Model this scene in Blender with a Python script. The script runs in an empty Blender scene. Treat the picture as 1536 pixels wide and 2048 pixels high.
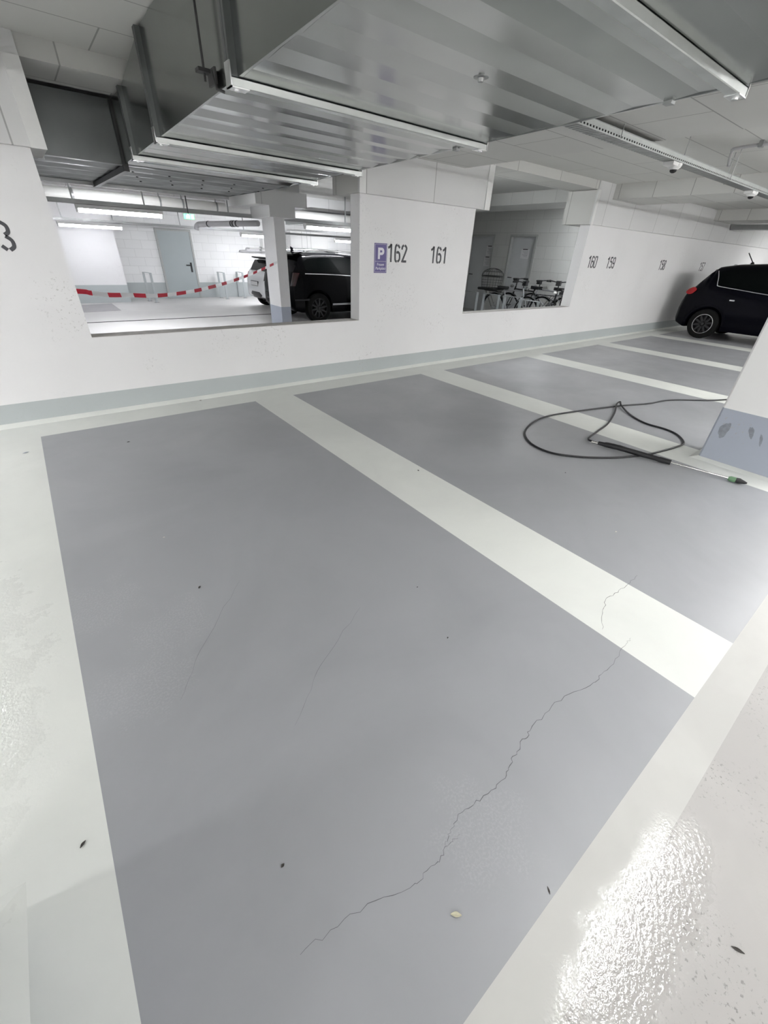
import bpy, bmesh, math, random
from math import pi, sin, cos, radians, sqrt
from mathutils import Vector, Matrix
random.seed(7)
S = bpy.context.scene
COL = S.collection

# ------------------------------------------------------------------ helpers
class MB:
    def __init__(self):
        self.v, self.f, self.m = [], [], []
    def face(self, pts, mi=0):
        b = len(self.v); self.v += [tuple(p) for p in pts]
        self.f.append(tuple(range(b, b + len(pts)))); self.m.append(mi)
    def hexa(self, p, mi=0):
        b = len(self.v); self.v += [tuple(q) for q in p]
        for q in ((0,3,2,1),(4,5,6,7),(0,1,5,4),(1,2,6,5),(2,3,7,6),(3,0,4,7)):
            self.f.append(tuple(b + i for i in q)); self.m.append(mi)
    def box(self, x0, x1, y0, y1, z0, z1, mi=0):
        self.hexa([(x0,y0,z0),(x1,y0,z0),(x1,y1,z0),(x0,y1,z0),(x0,y0,z1),(x1,y0,z1),(x1,y1,z1),(x0,y1,z1)], mi)
        return self
    def prism(self, poly, a, b, axis='y', mi=0):
        """extrude a 2-D polygon between a and b along an axis"""
        def P(u, v, w):
            return (u, w, v) if axis == 'y' else ((w, u, v) if axis == 'x' else (u, v, w))
        n = len(poly); s = len(self.v)
        self.v += [P(u, v, a) for u, v in poly] + [P(u, v, b) for u, v in poly]
        self.f.append(tuple(s + i for i in range(n))); self.m.append(mi)
        self.f.append(tuple(s + n + i for i in reversed(range(n)))); self.m.append(mi)
        for i in range(n):
            j = (i + 1) % n
            self.f.append((s + i, s + n + i, s + n + j, s + j)); self.m.append(mi)
        return self
    def tube(self, pts, r, n=8, closed=False, mi=0):
        pts = [Vector(p) for p in pts]; N = len(pts); rings = []
        up = None
        for i, p in enumerate(pts):
            if closed:
                t = pts[(i + 1) % N] - pts[i - 1]
            else:
                t = pts[min(i + 1, N - 1)] - pts[max(i - 1, 0)]
            t.normalize()
            if up is None:
                up = Vector((0, 0, 1)) if abs(t.z) < .9 else Vector((1, 0, 0))
            a = t.cross(up)
            if a.length < 1e-5:
                a = t.cross(Vector((.3, .7, .2)))
            a.normalize(); b = a.cross(t).normalized(); up = b
            rr = r[i] if isinstance(r, (list, tuple)) else r
            s = len(self.v)
            self.v += [tuple(p + a * (rr * cos(2*pi*k/n)) + b * (rr * sin(2*pi*k/n))) for k in range(n)]
            rings.append(s)
        rng = range(N) if closed else range(N - 1)
        for i in rng:
            s, e = rings[i], rings[(i + 1) % N]
            for k in range(n):
                l = (k + 1) % n
                self.f.append((s + k, s + l, e + l, e + k)); self.m.append(mi)
        if not closed:
            self.f.append(tuple(rings[0] + k for k in reversed(range(n)))); self.m.append(mi)
            self.f.append(tuple(rings[-1] + k for k in range(n))); self.m.append(mi)
        return self
    def lathe(self, prof, c=(0,0,0), axis='y', n=32, mi=0):
        """prof: list of (radius, along axis)"""
        rings = []
        for r, h in prof:
            s = len(self.v); rings.append(s)
            for k in range(n):
                a = 2*pi*k/n
                q = {'y': (r*cos(a), h, r*sin(a)), 'z': (r*cos(a), r*sin(a), h), 'x': (h, r*cos(a), r*sin(a))}[axis]
                self.v.append((c[0]+q[0], c[1]+q[1], c[2]+q[2]))
        for i in range(len(rings) - 1):
            for k in range(n):
                l = (k + 1) % n
                self.f.append((rings[i]+k, rings[i]+l, rings[i+1]+l, rings[i+1]+k)); self.m.append(mi)
        return self
    def grid(self, rows, mi=0, wrap=False):
        s = len(self.v); R = len(rows); C = len(rows[0])
        for r in rows: self.v += [tuple(p) for p in r]
        for i in range(R - 1):
            for j in range(C if wrap else C - 1):
                k = (j + 1) % C
                self.f.append((s+i*C+j, s+i*C+k, s+(i+1)*C+k, s+(i+1)*C+j)); self.m.append(mi)
        return self
    def build(self, name, mats, parent=None, smooth=False, bevel=0, loc=None, weld=False, seg=2):
        me = bpy.data.meshes.new(name); me.from_pydata(self.v, [], self.f)
        for m in (mats if isinstance(mats, (list, tuple)) else [mats]): me.materials.append(m)
        for p, i in zip(me.polygons, self.m): p.material_index = i
        bm = bmesh.new(); bm.from_mesh(me)
        if weld: bmesh.ops.remove_doubles(bm, verts=bm.verts, dist=1e-5)
        bmesh.ops.recalc_face_normals(bm, faces=bm.faces)
        if bevel:
            es = [e for e in bm.edges if len(e.link_faces) == 2 and e.calc_face_angle(0) > .6]
            bmesh.ops.bevel(bm, geom=es, offset=bevel, segments=seg, affect='EDGES', clamp_overlap=True)
        bm.to_mesh(me); bm.free()
        if smooth:
            for p in me.polygons: p.use_smooth = True
            try: me.set_sharp_from_angle(angle=radians(40))
            except Exception: pass
        o = bpy.data.objects.new(name, me); COL.objects.link(o)
        if parent: o.parent = parent
        if loc: o.location = loc
        return o

def tag(o, label=None, cat=None, group=None, kind=None):
    if label: o['label'] = label
    if cat: o['category'] = cat
    if group: o['group'] = group
    if kind: o['kind'] = kind
    return o
def thing(name, label, cat, loc=(0,0,0), rz=0, group=None):
    o = bpy.data.objects.new(name, None); COL.objects.link(o)
    o.empty_display_size = .1; o.location = loc; o.rotation_euler = (0, 0, rz)
    return tag(o, label, cat, group)
def struct(o, label=None):
    return tag(o, label, None, None, 'structure')
def dup(root, loc, rz=None, label=None, cat=None, group=None):
    r = root.copy(); COL.objects.link(r); r.location = loc
    if rz is not None: r.rotation_euler = (0, 0, rz)
    tag(r, label, cat, group)
    for ch in list(root.children):
        c = ch.copy(); COL.objects.link(c); c.parent = r
        for g in list(ch.children):
            d = g.copy(); COL.objects.link(d); d.parent = c
    return r
def smooth_path(pts, k=6, closed=False):
    P = [Vector(p) for p in pts]; out = []; N = len(P)
    for i in range(N if closed else N - 1):
        if closed:
            a, b, c, d = P[i-1], P[i], P[(i+1) % N], P[(i+2) % N]
        else:
            a, b, c, d = P[max(i-1, 0)], P[i], P[i+1], P[min(i+2, N-1)]
        for j in range(k):
            t = j / k
            out.append(.5*((2*b) + (c-a)*t + (2*a-5*b+4*c-d)*t*t + (3*b-a-3*c+d)*t**3))
    if not closed: out.append(P[-1])
    return out

# ------------------------------------------------------------------ materials
class NT:
    def __init__(self, name):
        self.mat = bpy.data.materials.new(name); self.mat.use_nodes = True
        self.t = self.mat.node_tree; self.b = self.t.nodes['Principled BSDF']
        self._obj = None
    def n(self, typ, **kw):
        x = self.t.nodes.new(typ)
        for k, v in kw.items(): setattr(x, k, v)
        return x
    def l(self, a, b): self.t.links.new(a, b)
    @property
    def co(self):
        if self._obj is None:
            g = self.n('ShaderNodeNewGeometry'); self._obj = g.outputs['Position']
        return self._obj
    def noise(self, scale, detail=4, rough=.55, dist=0, vec=None):
        x = self.n('ShaderNodeTexNoise'); x.inputs['Scale'].default_value = scale
        x.inputs['Detail'].default_value = detail; x.inputs['Roughness'].default_value = rough
        x.inputs['Distortion'].default_value = dist
        self.l(vec or self.co, x.inputs['Vector']); return x.outputs['Fac']
    def map(self, v, a, b, c=0, d=1, smooth=False):
        x = self.n('ShaderNodeMapRange')
        if smooth: x.interpolation_type = 'SMOOTHSTEP'
        for i, q in zip((1, 2, 3, 4), (a, b, c, d)): x.inputs[i].default_value = q
        self.l(v, x.inputs[0]); return x.outputs[0]
    def math(self, op, a, b=None):
        x = self.n('ShaderNodeMath', operation=op)
        for i, q in enumerate((a, b)):
            if q is None: continue
            if isinstance(q, (int, float)): x.inputs[i].default_value = q
            else: self.l(q, x.inputs[i])
        return x.outputs[0]
    def mix(self, f, a, b):
        x = self.n('ShaderNodeMix', data_type='RGBA')
        if isinstance(f, (int, float)): x.inputs[0].default_value = f
        else: self.l(f, x.inputs[0])
        for i, q in ((6, a), (7, b)):
            if isinstance(q, tuple): x.inputs[i].default_value = (*q, 1)
            else: self.l(q, x.inputs[i])
        return x.outputs[2]
    def xyz(self):
        s = self.n('ShaderNodeSeparateXYZ'); self.l(self.co, s.inputs[0]); return s.outputs
    def bump(self, h, strength=.2, dist=.01):
        x = self.n('ShaderNodeBump'); x.inputs['Strength'].default_value = strength
        x.inputs['Distance'].default_value = dist; self.l(h, x.inputs['Height'])
        self.l(x.outputs[0], self.b.inputs['Normal'])
    def set(self, base=None, rough=None, metal=None, spec=None):
        for k, v in (('Base Color', base), ('Roughness', rough), ('Metallic', metal), ('Specular IOR Level', spec)):
            if v is None: continue
            if isinstance(v, tuple): self.b.inputs[k].default_value = (*v, 1)
            elif isinstance(v, (int, float)): self.b.inputs[k].default_value = v
            else: self.l(v, self.b.inputs[k])
        return self.mat

def plain(name, col, rough=.5, metal=0, var=.12, scale=30, bump=0, spec=.5):
    m = NT(name)
    f = m.noise(scale)
    c = m.mix(f, tuple(x*(1-var) for x in col), tuple(min(1, x*(1+var)) for x in col))
    m.set(c, rough, metal, spec)
    if bump: m.bump(m.noise(scale*4), bump, .004)
    return m.mat

def emissive(name, col, strength):
    m = NT(name); m.set((.9, .9, .9), .4)
    m.b.inputs['Emission Color'].default_value = (*col, 1)
    m.b.inputs['Emission Strength'].default_value = strength
    return m.mat

def wall_paint(name, col, dirt=.25):
    m = NT(name)
    a = m.map(m.noise(1.3, 6, .6), .45, .72)
    sp = m.map(m.noise(52, 3, .6), .61, .68)
    p = m.map(m.noise(1.9, 3, .5), .54, .68)
    spots = m.math('MULTIPLY', sp, p)
    c = m.mix(m.math('MULTIPLY', a, dirt*.5), col, tuple(x*.84 for x in col))
    c = m.mix(m.math('MULTIPLY', spots, dirt*1.6), c, (.42, .41, .40))
    m.set(c, .62, 0, .35)
    m.bump(m.noise(14, 3, .5), .10, .004)
    return m.mat

def board(name, col, lx=1.08, ly=.55, horizontal=True, offset=(0, 0, 0)):
    """painted wood-wool insulation boards butted edge to edge"""
    m = NT(name)
    mp = m.n('ShaderNodeMapping'); m.l(m.co, mp.inputs[0])
    mp.inputs['Location'].default_value = offset
    if not horizontal: mp.inputs['Rotation'].default_value = (radians(90), 0, 0)
    br = m.n('ShaderNodeTexBrick'); m.l(mp.outputs[0], br.inputs['Vector'])
    br.inputs['Scale'].default_value = 1; br.inputs['Mortar Size'].default_value = .0065
    br.inputs['Mortar Smooth'].default_value = .3
    br.inputs['Brick Width'].default_value = lx; br.inputs['Row Height'].default_value = ly
    br.offset = .37
    br.inputs['Color1'].default_value = (*col, 1); br.inputs['Color2'].default_value = (*[x*.95 for x in col], 1)
    br.inputs['Mortar'].default_value = (*[x*.55 for x in col], 1)
    n = m.map(m.noise(2.2, 3), .3, .7)
    c = m.mix(m.math('MULTIPLY', n, .12), br.outputs[0], tuple(x*.8 for x in col))
    m.set(c, .85, 0, .2)
    m.bump(m.math('MULTIPLY', br.outputs['Fac'], -1.2), .2, .006)
    return m.mat

def masonry(name, col, bw=.5, bh=.25, rot=None):
    m = NT(name)
    s = m.xyz(); cmb = m.n('ShaderNodeCombineXYZ')
    m.l(m.math('ADD', s[0], s[1]), cmb.inputs[0]); m.l(s[2], cmb.inputs[1])
    br = m.n('ShaderNodeTexBrick'); m.l(cmb.outputs[0], br.inputs['Vector'])
    br.inputs['Scale'].default_value = 1; br.inputs['Mortar Size'].default_value = .006
    br.inputs['Mortar Smooth'].default_value = .4
    br.inputs['Brick Width'].default_value = bw; br.inputs['Row Height'].default_value = bh
    br.inputs['Color1'].default_value = (*col, 1); br.inputs['Color2'].default_value = (*[x*.96 for x in col], 1)
    br.inputs['Mortar'].default_value = (*[x*.8 for x in col], 1)
    m.set(br.outputs[0], .75, 0, .25)
    m.bump(m.math('MULTIPLY', br.outputs['Fac'], -1.0), .25, .008)
    return m.mat

def floor_coat(name, c1, c2, gritty=0.0, matt=0):
    """epoxy coated concrete, partly wet"""
    m = NT(name); s = m.xyz()
    big = m.map(m.noise(.9, 5, .6, .6), .42, .66)
    mid = m.map(m.noise(4.5, 6, .65), .4, .7)
    c = m.mix(big, c1, c2)
    c = m.mix(m.math('MULTIPLY', mid, .10), c, tuple(x*.85 for x in c1))
    if gritty:
        sp = m.map(m.noise(75, 3, .7), .585, .65)
        zone = m.map(m.noise(3.0, 3, .5), .42, .6)
        c = m.mix(m.math('MULTIPLY', m.math('MULTIPLY', sp, zone), .8), c, (.24, .23, .22))
    # puddled areas where the pressure washer was used
    dx = m.math('SUBTRACT', s[0], .82); dy = m.math('ADD', s[1], .215)
    d1 = m.math('ADD', m.math('MULTIPLY', m.math('MULTIPLY', dx, dx), 2.6), m.math('MULTIPLY', m.math('MULTIPLY', dy, dy), 34.0))
    ex = m.math('ADD', s[0], .90); ey = m.math('SUBTRACT', s[1], 1.75)
    d2 = m.math('ADD', m.math('MULTIPLY', m.math('MULTIPLY', ex, ex), 1.8), m.math('MULTIPLY', m.math('MULTIPLY', ey, ey), .35))
    near = m.math('MINIMUM', d1, d2)
    near = m.math('ADD', near, m.math('MULTIPLY', m.math('SUBTRACT', m.noise(7, 5, .7), .5), 1.25))
    wet = m.map(near, .15, .60, 1, 0, True)
    # foamy residue left on the coating
    foam = None
    for fx, fy, ra in ((-.10, 1.36, 9), (-.20, 1.95, 8), (.06, 1.62, 10), (.62, .20, 12)):
        qx = m.math('SUBTRACT', s[0], fx); qy = m.math('SUBTRACT', s[1], fy)
        q = m.math('MULTIPLY', m.math('ADD', m.math('MULTIPLY', qx, qx), m.math('MULTIPLY', qy, qy)), ra)
        foam = q if foam is None else m.math('MINIMUM', foam, q)
    foam = m.math('ADD', foam, m.math('MULTIPLY', m.math('SUBTRACT', m.noise(9, 4, .6), .5), 1.2))
    foam = m.math('MULTIPLY', m.map(foam, .05, .45, 1, 0, True), m.map(m.noise(120, 3, .6), .46, .62))
    c = m.mix(m.math('MULTIPLY', foam, .10), c, (.75, .75, .76))
    dry_r = m.map(m.noise(1.7, 4, .6), .3, .7, .29+.16*matt, .47+.12*matt)
    r = m.n('ShaderNodeMix', data_type='FLOAT')
    m.l(wet, r.inputs[0]); m.l(dry_r, r.inputs[2]); r.inputs[3].default_value = .05
    m.set(c, r.outputs[0], 0, m.map(wet, 0, 1, .5-.25*matt, .5))
    fine = m.noise(95, 3, .6)
    grain = m.noise(85, 2, .5)
    h = m.math('MULTIPLY', m.math('MULTIPLY', grain, wet), .21)
    if gritty:
        h = m.math('ADD', h, m.math('MULTIPLY', fine, .07))
    m.bump(h, 1.0, .006)
    return m.mat

def galvanised(name, col, rough=.3, scale=3.0, var=.1):
    m = NT(name)
    a = m.noise(scale, 3, .5)
    c = m.mix(a, tuple(x*(1-var) for x in col), tuple(x*(1+var) for x in col))
    m.set(c, m.map(m.noise(scale*.8, 2, .5), .3, .7, rough*.85, rough*1.2), 1.0)
    return m.mat

M = {}
M['wall'] = wall_paint('white_wall_paint', (.80, .795, .80), .38)
M['pillar'] = wall_paint('bright_pillar_paint', (.90, .90, .89), .15)
M['band'] = wall_paint('grey_green_base_paint', (.46, .495, .50), .5)
M['board'] = board('ceiling_boards', (.63, .63, .605), 2.16, .55, True, (.45, .0, 0))
M['board_v'] = board('lintel_boards', (.72, .72, .72), 1.08, 3.0, False, (-.24, 0, .3))
M['board_beam'] = board('beam_boards', (.62, .62, .60), 1.1, .6, True)
M['masonry'] = masonry('painted_masonry', (.86, .865, .865))
M['masonry_grey'] = masonry('painted_block_grey', (.60, .605, .59), .55, .30)
M['line'] = floor_coat('light_floor_coating', (.775, .79, .755), (.715, .73, .70), 0, 1)
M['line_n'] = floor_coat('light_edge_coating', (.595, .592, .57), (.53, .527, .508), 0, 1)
M['bay'] = floor_coat('grey_bay_coating', (.366, .374, .393), (.328, .336, .353))
M['aisle'] = floor_coat('rough_aisle_coating', (.50, .487, .475), (.445, .433, .423), 1.0, 1)
M['floor_b'] = plain('lower_garage_concrete', (.62, .61, .60), .45, 0, .12, 1.6, .1)
M['floor_b2'] = plain('lower_garage_grey_patch', (.36, .35, .36), .5, 0, .1, 3)
M['dark'] = plain('dark_gap', (.03, .03, .03), .8)
M['crack'] = plain('crack_line', (.15, .15, .155), .9)
M['galv'] = galvanised('galvanised_duct', (.355, .37, .36), .19)
M['zinc'] = galvanised('bright_corner_zinc', (.78, .79, .79), .3, 12)
M['galv_l'] = galvanised('bright_zinc', (.56, .58, .57), .36, 12)
M['galv_d'] = galvanised('dull_zinc', (.38, .39, .39), .42, 9)
M['galv_k'] = galvanised('shaded_zinc', (.17, .18, .18), .45, 5)  # same zinc darkened: shade painted into branch box and side flanges
M['rod'] = plain('dark_rod', (.05, .05, .05), .5, .5)
M['pil_base'] = wall_paint('blue_grey_pillar_base', (.42, .455, .53), .5)
M['blackpaint'] = NT('black_car_paint'); _m = M['blackpaint']; _m.set((.002, .002, .003), .16, 0, .14); M['blackpaint'] = _m.mat
M['darkblue'] = NT('dark_blue_car_paint'); _m = M['darkblue']; _m.set((.002, .002, .005), .22, 0, .12); M['darkblue'] = _m.mat
M['whitepaint'] = plain('white_car_paint', (.78, .79, .80), .2, 0, .01)
M['greypl'] = plain('dark_grey_plastic', (.02, .02, .022), .6, spec=.25)
M['glass'] = plain('tinted_car_glass', (.002, .003, .003), .10, 0, .02, 3, spec=.12)
M['red_d'] = plain('dark_red_lamp_lens', (.022, .002, .003), .2, 0, .1)
M['rubber'] = plain('tyre_rubber', (.008, .008, .008), .85, 0, .2, 50, spec=.2)
M['alloy'] = plain('alloy_wheel', (.50, .50, .51), .3, .9, .05)
M['alloy_d'] = plain('dark_alloy_wheel', (.03, .03, .033), .35, .3, .05)
M['chrome'] = plain('chrome_trim', (.75, .75, .76), .18, 1, .03)
M['red'] = plain('red_lamp_lens', (.40, .008, .015), .15, 0, .1)
M['plate'] = plain('licence_plate_white', (.75, .75, .75), .4)
M['ink'] = plain('stencil_paint', (.075, .077, .085), .7, 0, .25, 60)
M['sign'] = plain('sign_blue', (.105, .085, .245), .4, 0, .04, 8)
M['signw'] = plain('sign_white', (.72, .70, .76), .45, 0, .03)
M['tapew'] = plain('tape_white', (.82, .82, .82), .4)
_t = NT('tape_white_film'); _t.set((.85, .85, .85), .4); _tr = _t.n('ShaderNodeBsdfTranslucent'); _tr.inputs[0].default_value = (.85, .85, .87, 1); _ms = _t.n('ShaderNodeMixShader'); _ms.inputs[0].default_value = .5
_t.l(_t.b.outputs[0], _ms.inputs[1]); _t.l(_tr.outputs[0], _ms.inputs[2]); _t.l(_ms.outputs[0], _t.t.nodes['Material Output'].inputs[0]); M['tapew'] = _t.mat
M['taper'] = plain('tape_red', (.62, .02, .05), .4)
M['hose'] = plain('black_hose', (.012, .012, .014), .4)
M['gun'] = plain('black_gun_plastic', (.016, .016, .018), .45)
M['steel'] = plain('stainless_lance', (.75, .74, .72), .22, 1, .04)
M['green'] = plain('pale_green_plastic', (.16, .30, .17), .45)
M['door'] = plain('grey_green_door', (.40, .445, .455), .45, 0, .04, 3)
M['door_g'] = plain('grey_steel_door', (.62, .635, .65), .38, 0, .05, 2)
M['frame'] = plain('door_frame_grey', (.42, .43, .42), .5)
M['white'] = plain('white_enamel', (.78, .78, .77), .4, 0, .03)
M['pipew'] = plain('pale_pipe_insulation', (.66, .66, .64), .55, 0, .06, 6)
M['pipeg'] = plain('grey_plastic_pipe', (.40, .40, .41), .4, 0, .05)
M['hoop'] = plain('grey_hoop', (.44, .47, .48), .45, .3, .06)
M['paper'] = plain('paper_sheet', (.78, .78, .80), .5, 0, .03)
M['papert'] = plain('paper_print', (.35, .35, .38), .6)
M['frame_s'] = plain('silver_bicycle_frame', (.45, .46, .48), .3, .6)
M['frame_k'] = plain('black_bicycle_frame', (.012, .012, .013), .35)
M['wire'] = plain('black_wire', (.02, .02, .02), .5)
M['leaf'] = plain('dry_leaf', (.05, .045, .04), .8, 0, .3, 80)
M['leaf_p'] = plain('pale_leaf', (.55, .53, .40), .6, 0, .2, 80)
M['chip'] = plain('pale_chip', (.70, .68, .60), .6)
M['tube'] = emissive('fluorescent_tube', (1.0, .997, .988), 84.0)
M['tube_a'] = emissive('fluorescent_tube_old', (1.0, .997, .988), 37.0)
M['tube_l'] = emissive('fluorescent_tube_dim', (.97, .97, 1.0), 32.0)
M['tube_k'] = emissive('added_bicycle_room_tube', (.95, .97, 1), 60.0)  # for the two lamps added out of sight in the bicycle room
M['tube_f'] = emissive('added_fill_tube', (1.0, .997, .988), 150.0)  # for the added fill lamps out of view
M['tube_d'] = emissive('fluorescent_tube_far_row_new', (.95, .96, 1.0), 35.0)
M['tube_c'] = emissive('fluorescent_tube_far_row', (.93, .94, 1.0), 14.0)
M['tube_b'] = emissive('fluorescent_tube_lower_garage', (.95, .96, 1.0), 58.0)
M['exit'] = emissive('exit_sign_green', (.05, .85, .22), 3.0)
M['exitw'] = emissive('exit_sign_pictogram', (.8, 1.0, .85), 3.0)

# ------------------------------------------------------------------ camera
F_PX = 811.515
yaw, pitch, roll = .680970, -.571499, .047442
ca, sa, cb, sb, cr, sr = cos(yaw), sin(yaw), cos(pitch), sin(pitch), cos(roll), sin(roll)
fw = Vector((sa*cb, ca*cb, sb)); r0 = Vector((ca, -sa, 0)); u0 = r0.cross(fw)
Rv = cr*r0 + sr*u0; Uv = -sr*r0 + cr*u0
cam_d = bpy.data.cameras.new('camera'); cam = bpy.data.objects.new('camera', cam_d); COL.objects.link(cam)
cam_d.sensor_fit = 'VERTICAL'; cam_d.sensor_height = 24; cam_d.sensor_width = 18
cam_d.lens = F_PX/2048*24; cam_d.clip_start = .05; cam_d.clip_end = 200
cam.matrix_world = Matrix(((Rv.x, Uv.x, -fw.x, 0), (Rv.y, Uv.y, -fw.y, 0), (Rv.z, Uv.z, -fw.z, 1.52), (0, 0, 0, 1)))
S.camera = cam

# ------------------------------------------------------------------ the garage shell
WY0, WY1 = 4.95, 5.15            # parking wall front and back
CEIL = 2.70
LOW = -.25                       # floor level behind the wall, left part

# floor with bays
BAYS = [(-2.87, -.79), (-.306, 1.694), (2.172, 4.262), (4.742, 6.85), (7.33, 9.40), (9.90, 11.98), (12.46, 14.53), (15.02, 17.1), (17.6, 19.7)]
YN, YF = -.031, 4.545
b = MB()
xs = [-7.0]
for a, c in BAYS: xs += [a, c]
xs.append(24.0)
ys = [-8.0, -.17, YN, YF, 5.05]
for i in range(len(xs) - 1):
    for j in range(len(ys) - 1):
        mi = 0
        if j == 0: mi = 2
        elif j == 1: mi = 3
        elif j == 2 and any(abs(xs[i]-a) < 1e-6 for a, c in BAYS): mi = 1
        b.face([(xs[i], ys[j], 0), (xs[i+1], ys[j], 0), (xs[i+1], ys[j+1], 0), (xs[i], ys[j+1], 0)], mi)
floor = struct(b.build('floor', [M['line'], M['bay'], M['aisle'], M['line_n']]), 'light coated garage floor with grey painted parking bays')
def crack(pts, w=.0032):
    P = []
    rnd = random.Random(3)
    for i in range(len(pts) - 1):
        for k in range(7):
            t = k/7; j = .006 if k else .002
            P.append((pts[i][0]*(1-t) + pts[i+1][0]*t + rnd.uniform(-j, j), pts[i][1]*(1-t) + pts[i+1][1]*t + rnd.uniform(-j, j)))
    P.append(pts[-1]); L = []; n = len(P)
    for i, p in enumerate(P):
        a = Vector(P[max(i-1, 0)]); c = Vector(P[min(i+1, n-1)]); d = (c - a).normalized(); nn = Vector((-d.y, d.x))
        ww = .8*w*(.45 + .55*sin(pi*min(1, max(0, i/(n-1))))) * rnd.uniform(.5, 1.2)
        L.append([(p[0]+nn.x*ww/2, p[1]+nn.y*ww/2, .0008), (p[0]-nn.x*ww/2, p[1]-nn.y*ww/2, .0008)])
    return MB().grid(L)
for pl, w in (([(2.294,.477),(2.121,.472),(1.966,.487),(1.854,.456),(1.73,.39)], .003),
              ([(1.793,.281),(1.724,.276),(1.52,.256),(1.385,.263),(1.191,.307),(1.011,.299),(.933,.287),(.845,.265),(.798,.25),(.675,.256),(.595,.271),(.535,.257),(.495,.239)], .0030),
              ([(.553,.231),(.501,.234),(.437,.222),(.345,.229),(.178,.284),(.036,.299)], .0022),
              ([(.842,1.195),(.51,1.018),(.301,.844)], .0014), ([(.431,1.732),(.12,1.395),(-.015,1.199)], .0014)):
    crack(pl, w).build('crack', M['crack'], floor)
# raised coating fillet along the wall
struct(MB().prism([(4.955, 0), (4.955, .032), (4.945, .03), (4.905, .004), (4.90, 0)], -7, 24, 'x').build('baseboard_back', M['line']), 'light coating fillet where the long wall meets the floor')

# long parking wall with two openings
b = MB()
OP1 = (.345, 3.42); OP2 = (5.44, 8.575); SILL = .715; HEAD = 2.08; BZ = .203
def seg(x0, x1, z1):
    b.box(x0, x1, WY0, WY1, 0, BZ, 1); b.box(x0, x1, WY0, WY1, BZ, z1, 0)
seg(-7, OP1[0], HEAD); seg(OP1[0], OP1[1], SILL); seg(OP1[1], OP2[0], HEAD); seg(OP2[0], OP2[1], SILL); seg(OP2[1], 24, HEAD)
# wall below the main floor level on the lower side
b.box(-7, 5.3, WY1-.02, WY1, LOW, 0, 0)
struct(b.build('wall_back', [M['wall'], M['band']], weld=True), 'long white parking wall with two unglazed openings and a grey-green base')
# sill lips, worn cement
struct(MB().box(OP1[0], OP1[1], WY0+.012, WY1, SILL, SILL+.003).build('trim_1', plain('worn_sill', (.50, .48, .45), .7, 0, .35, 9, .2)), 'worn bare top edge of the low wall in the left opening')
struct(MB().box(OP2[0], OP2[1], WY0+.012, WY1, SILL, SILL+.003).build('trim_2', plain('worn_sill_grey', (.34, .33, .31), .7, 0, .2, 9, .2)), 'grey bare top edge of the low wall in the right opening')

# lintel beam running along the wall and boxed caps over the solid parts
struct(MB().box(-7, 24, 4.92, 5.49, 2.58, 2.80).build('beam_wall', M['board_beam']), 'boarded beam running along the top of the long wall')
def cap(name, x0, x1, label):
    m = MB(); m.box(x0, x1, 4.925, 5.48, 2.076, 2.572, 0)
    m.box(x0, x1, 4.90, 4.925, 2.076, 2.70, 1)
    return struct(m.build(name, [M['board_beam'], M['board_v']]), label)
cap('lintel_left', -7, .45, 'boarded white lintel over the wall left of the first opening')
cap('lintel_middle', 3.375, 5.66, 'boarded white lintel on the pier that carries 162 and 161')
cap('lintel_right', 8.475, 24, 'boarded white lintel over the wall that carries 160 to 157')
# narrow edge strips closing the caps
for i, (x0, x1) in enumerate(((.348, .45), (3.375, 3.465), (5.55, 5.66), (8.475, 8.545))):
    struct(MB().box(x0, x1, 4.888, 4.902, 2.072, 2.575).build('trim_%d' % (i+3), M['white']), ('white edge strip on the end of the left lintel', 'white edge strip on the duct end of the middle lintel', 'white edge strip on the right end of the middle lintel', 'white edge strip on the end of the right lintel')[i])
# ceilings and beams
struct(MB().box(-7, 24, -8, 4.95, CEIL, CEIL+.2).build('ceiling', M['board']), 'pale board ceiling over the parking bays')
for k, x0 in enumerate((-1.1, 3.97, 9.02, 14.14, 19.2)):
    struct(MB().box(x0, x0+1.1, -8, 4.93, 2.48, CEIL+.05).build('beam_%d' % (k+1), M['board_beam']), 'wide shallow boarded ceiling beam number %d from the left, running towards the long wall' % (k+1))
struct(MB().box(9.02, 10.12, 5.47, 10.6, 2.48, CEIL+.05).build('beam_6', M['masonry_grey']), 'block faced beam crossing the bicycle room ceiling')
# outer walls of the main room
struct(MB().box(-7.2, -7, -8, 5.2, 0, CEIL).build('wall_left', M['wall']))
struct(MB().box(24, 24.2, -8, 5.2, 0, CEIL).build('wall_right', M['wall']))
struct(MB().box(-7.2, 24.2, -8.2, -8, 0, CEIL).build('wall_front', M['wall']))

# lower garage behind the left opening
b = MB(); b.box(-7, 12.6, 5.15, 19, LOW-.05, LOW, 0)
low_floor = struct(b.build('floor_lower', [M['floor_b']]), 'pale concrete floor of the lower garage behind the wall')
MB().box(-7, 7, 12.94, 13.02, LOW-.01, LOW+.004).build('expansion_joint', M['dark'], low_floor)
MB().prism([(1.255,16.6),(2.0,16.85),(1.98,15.05),(1.0,14.9),(-1,14.9),(-1,16.6)], LOW, LOW+.004, 'z').build('grey_floor_patch', M['floor_b2'], low_floor)
struct(MB().box(-7, 12.6, 5.49, 19, 2.72, 2.9).build('ceiling_lower', M['board']), 'boarded ceiling of the lower garage')
b = MB(); b.box(2.62, 12.6, 18.0, 18.2, LOW, .25, 1); b.box(2.62, 12.6, 18.0, 18.2, .25, 2.8, 0)
struct(b.build('wall_far', [M['masonry'], M['band']], weld=True), 'white masonry end wall of the lower garage')
b = MB(); b.box(-7, 2.62, 17.1, 18.2, LOW, .25, 1); b.box(-7, 2.62, 17.1, 18.2, .25, 2.8, 0)
struct(b.build('wall_far_left', [M['wall'], M['band']], weld=True), 'plain white wall standing forward of the masonry end wall')
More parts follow.
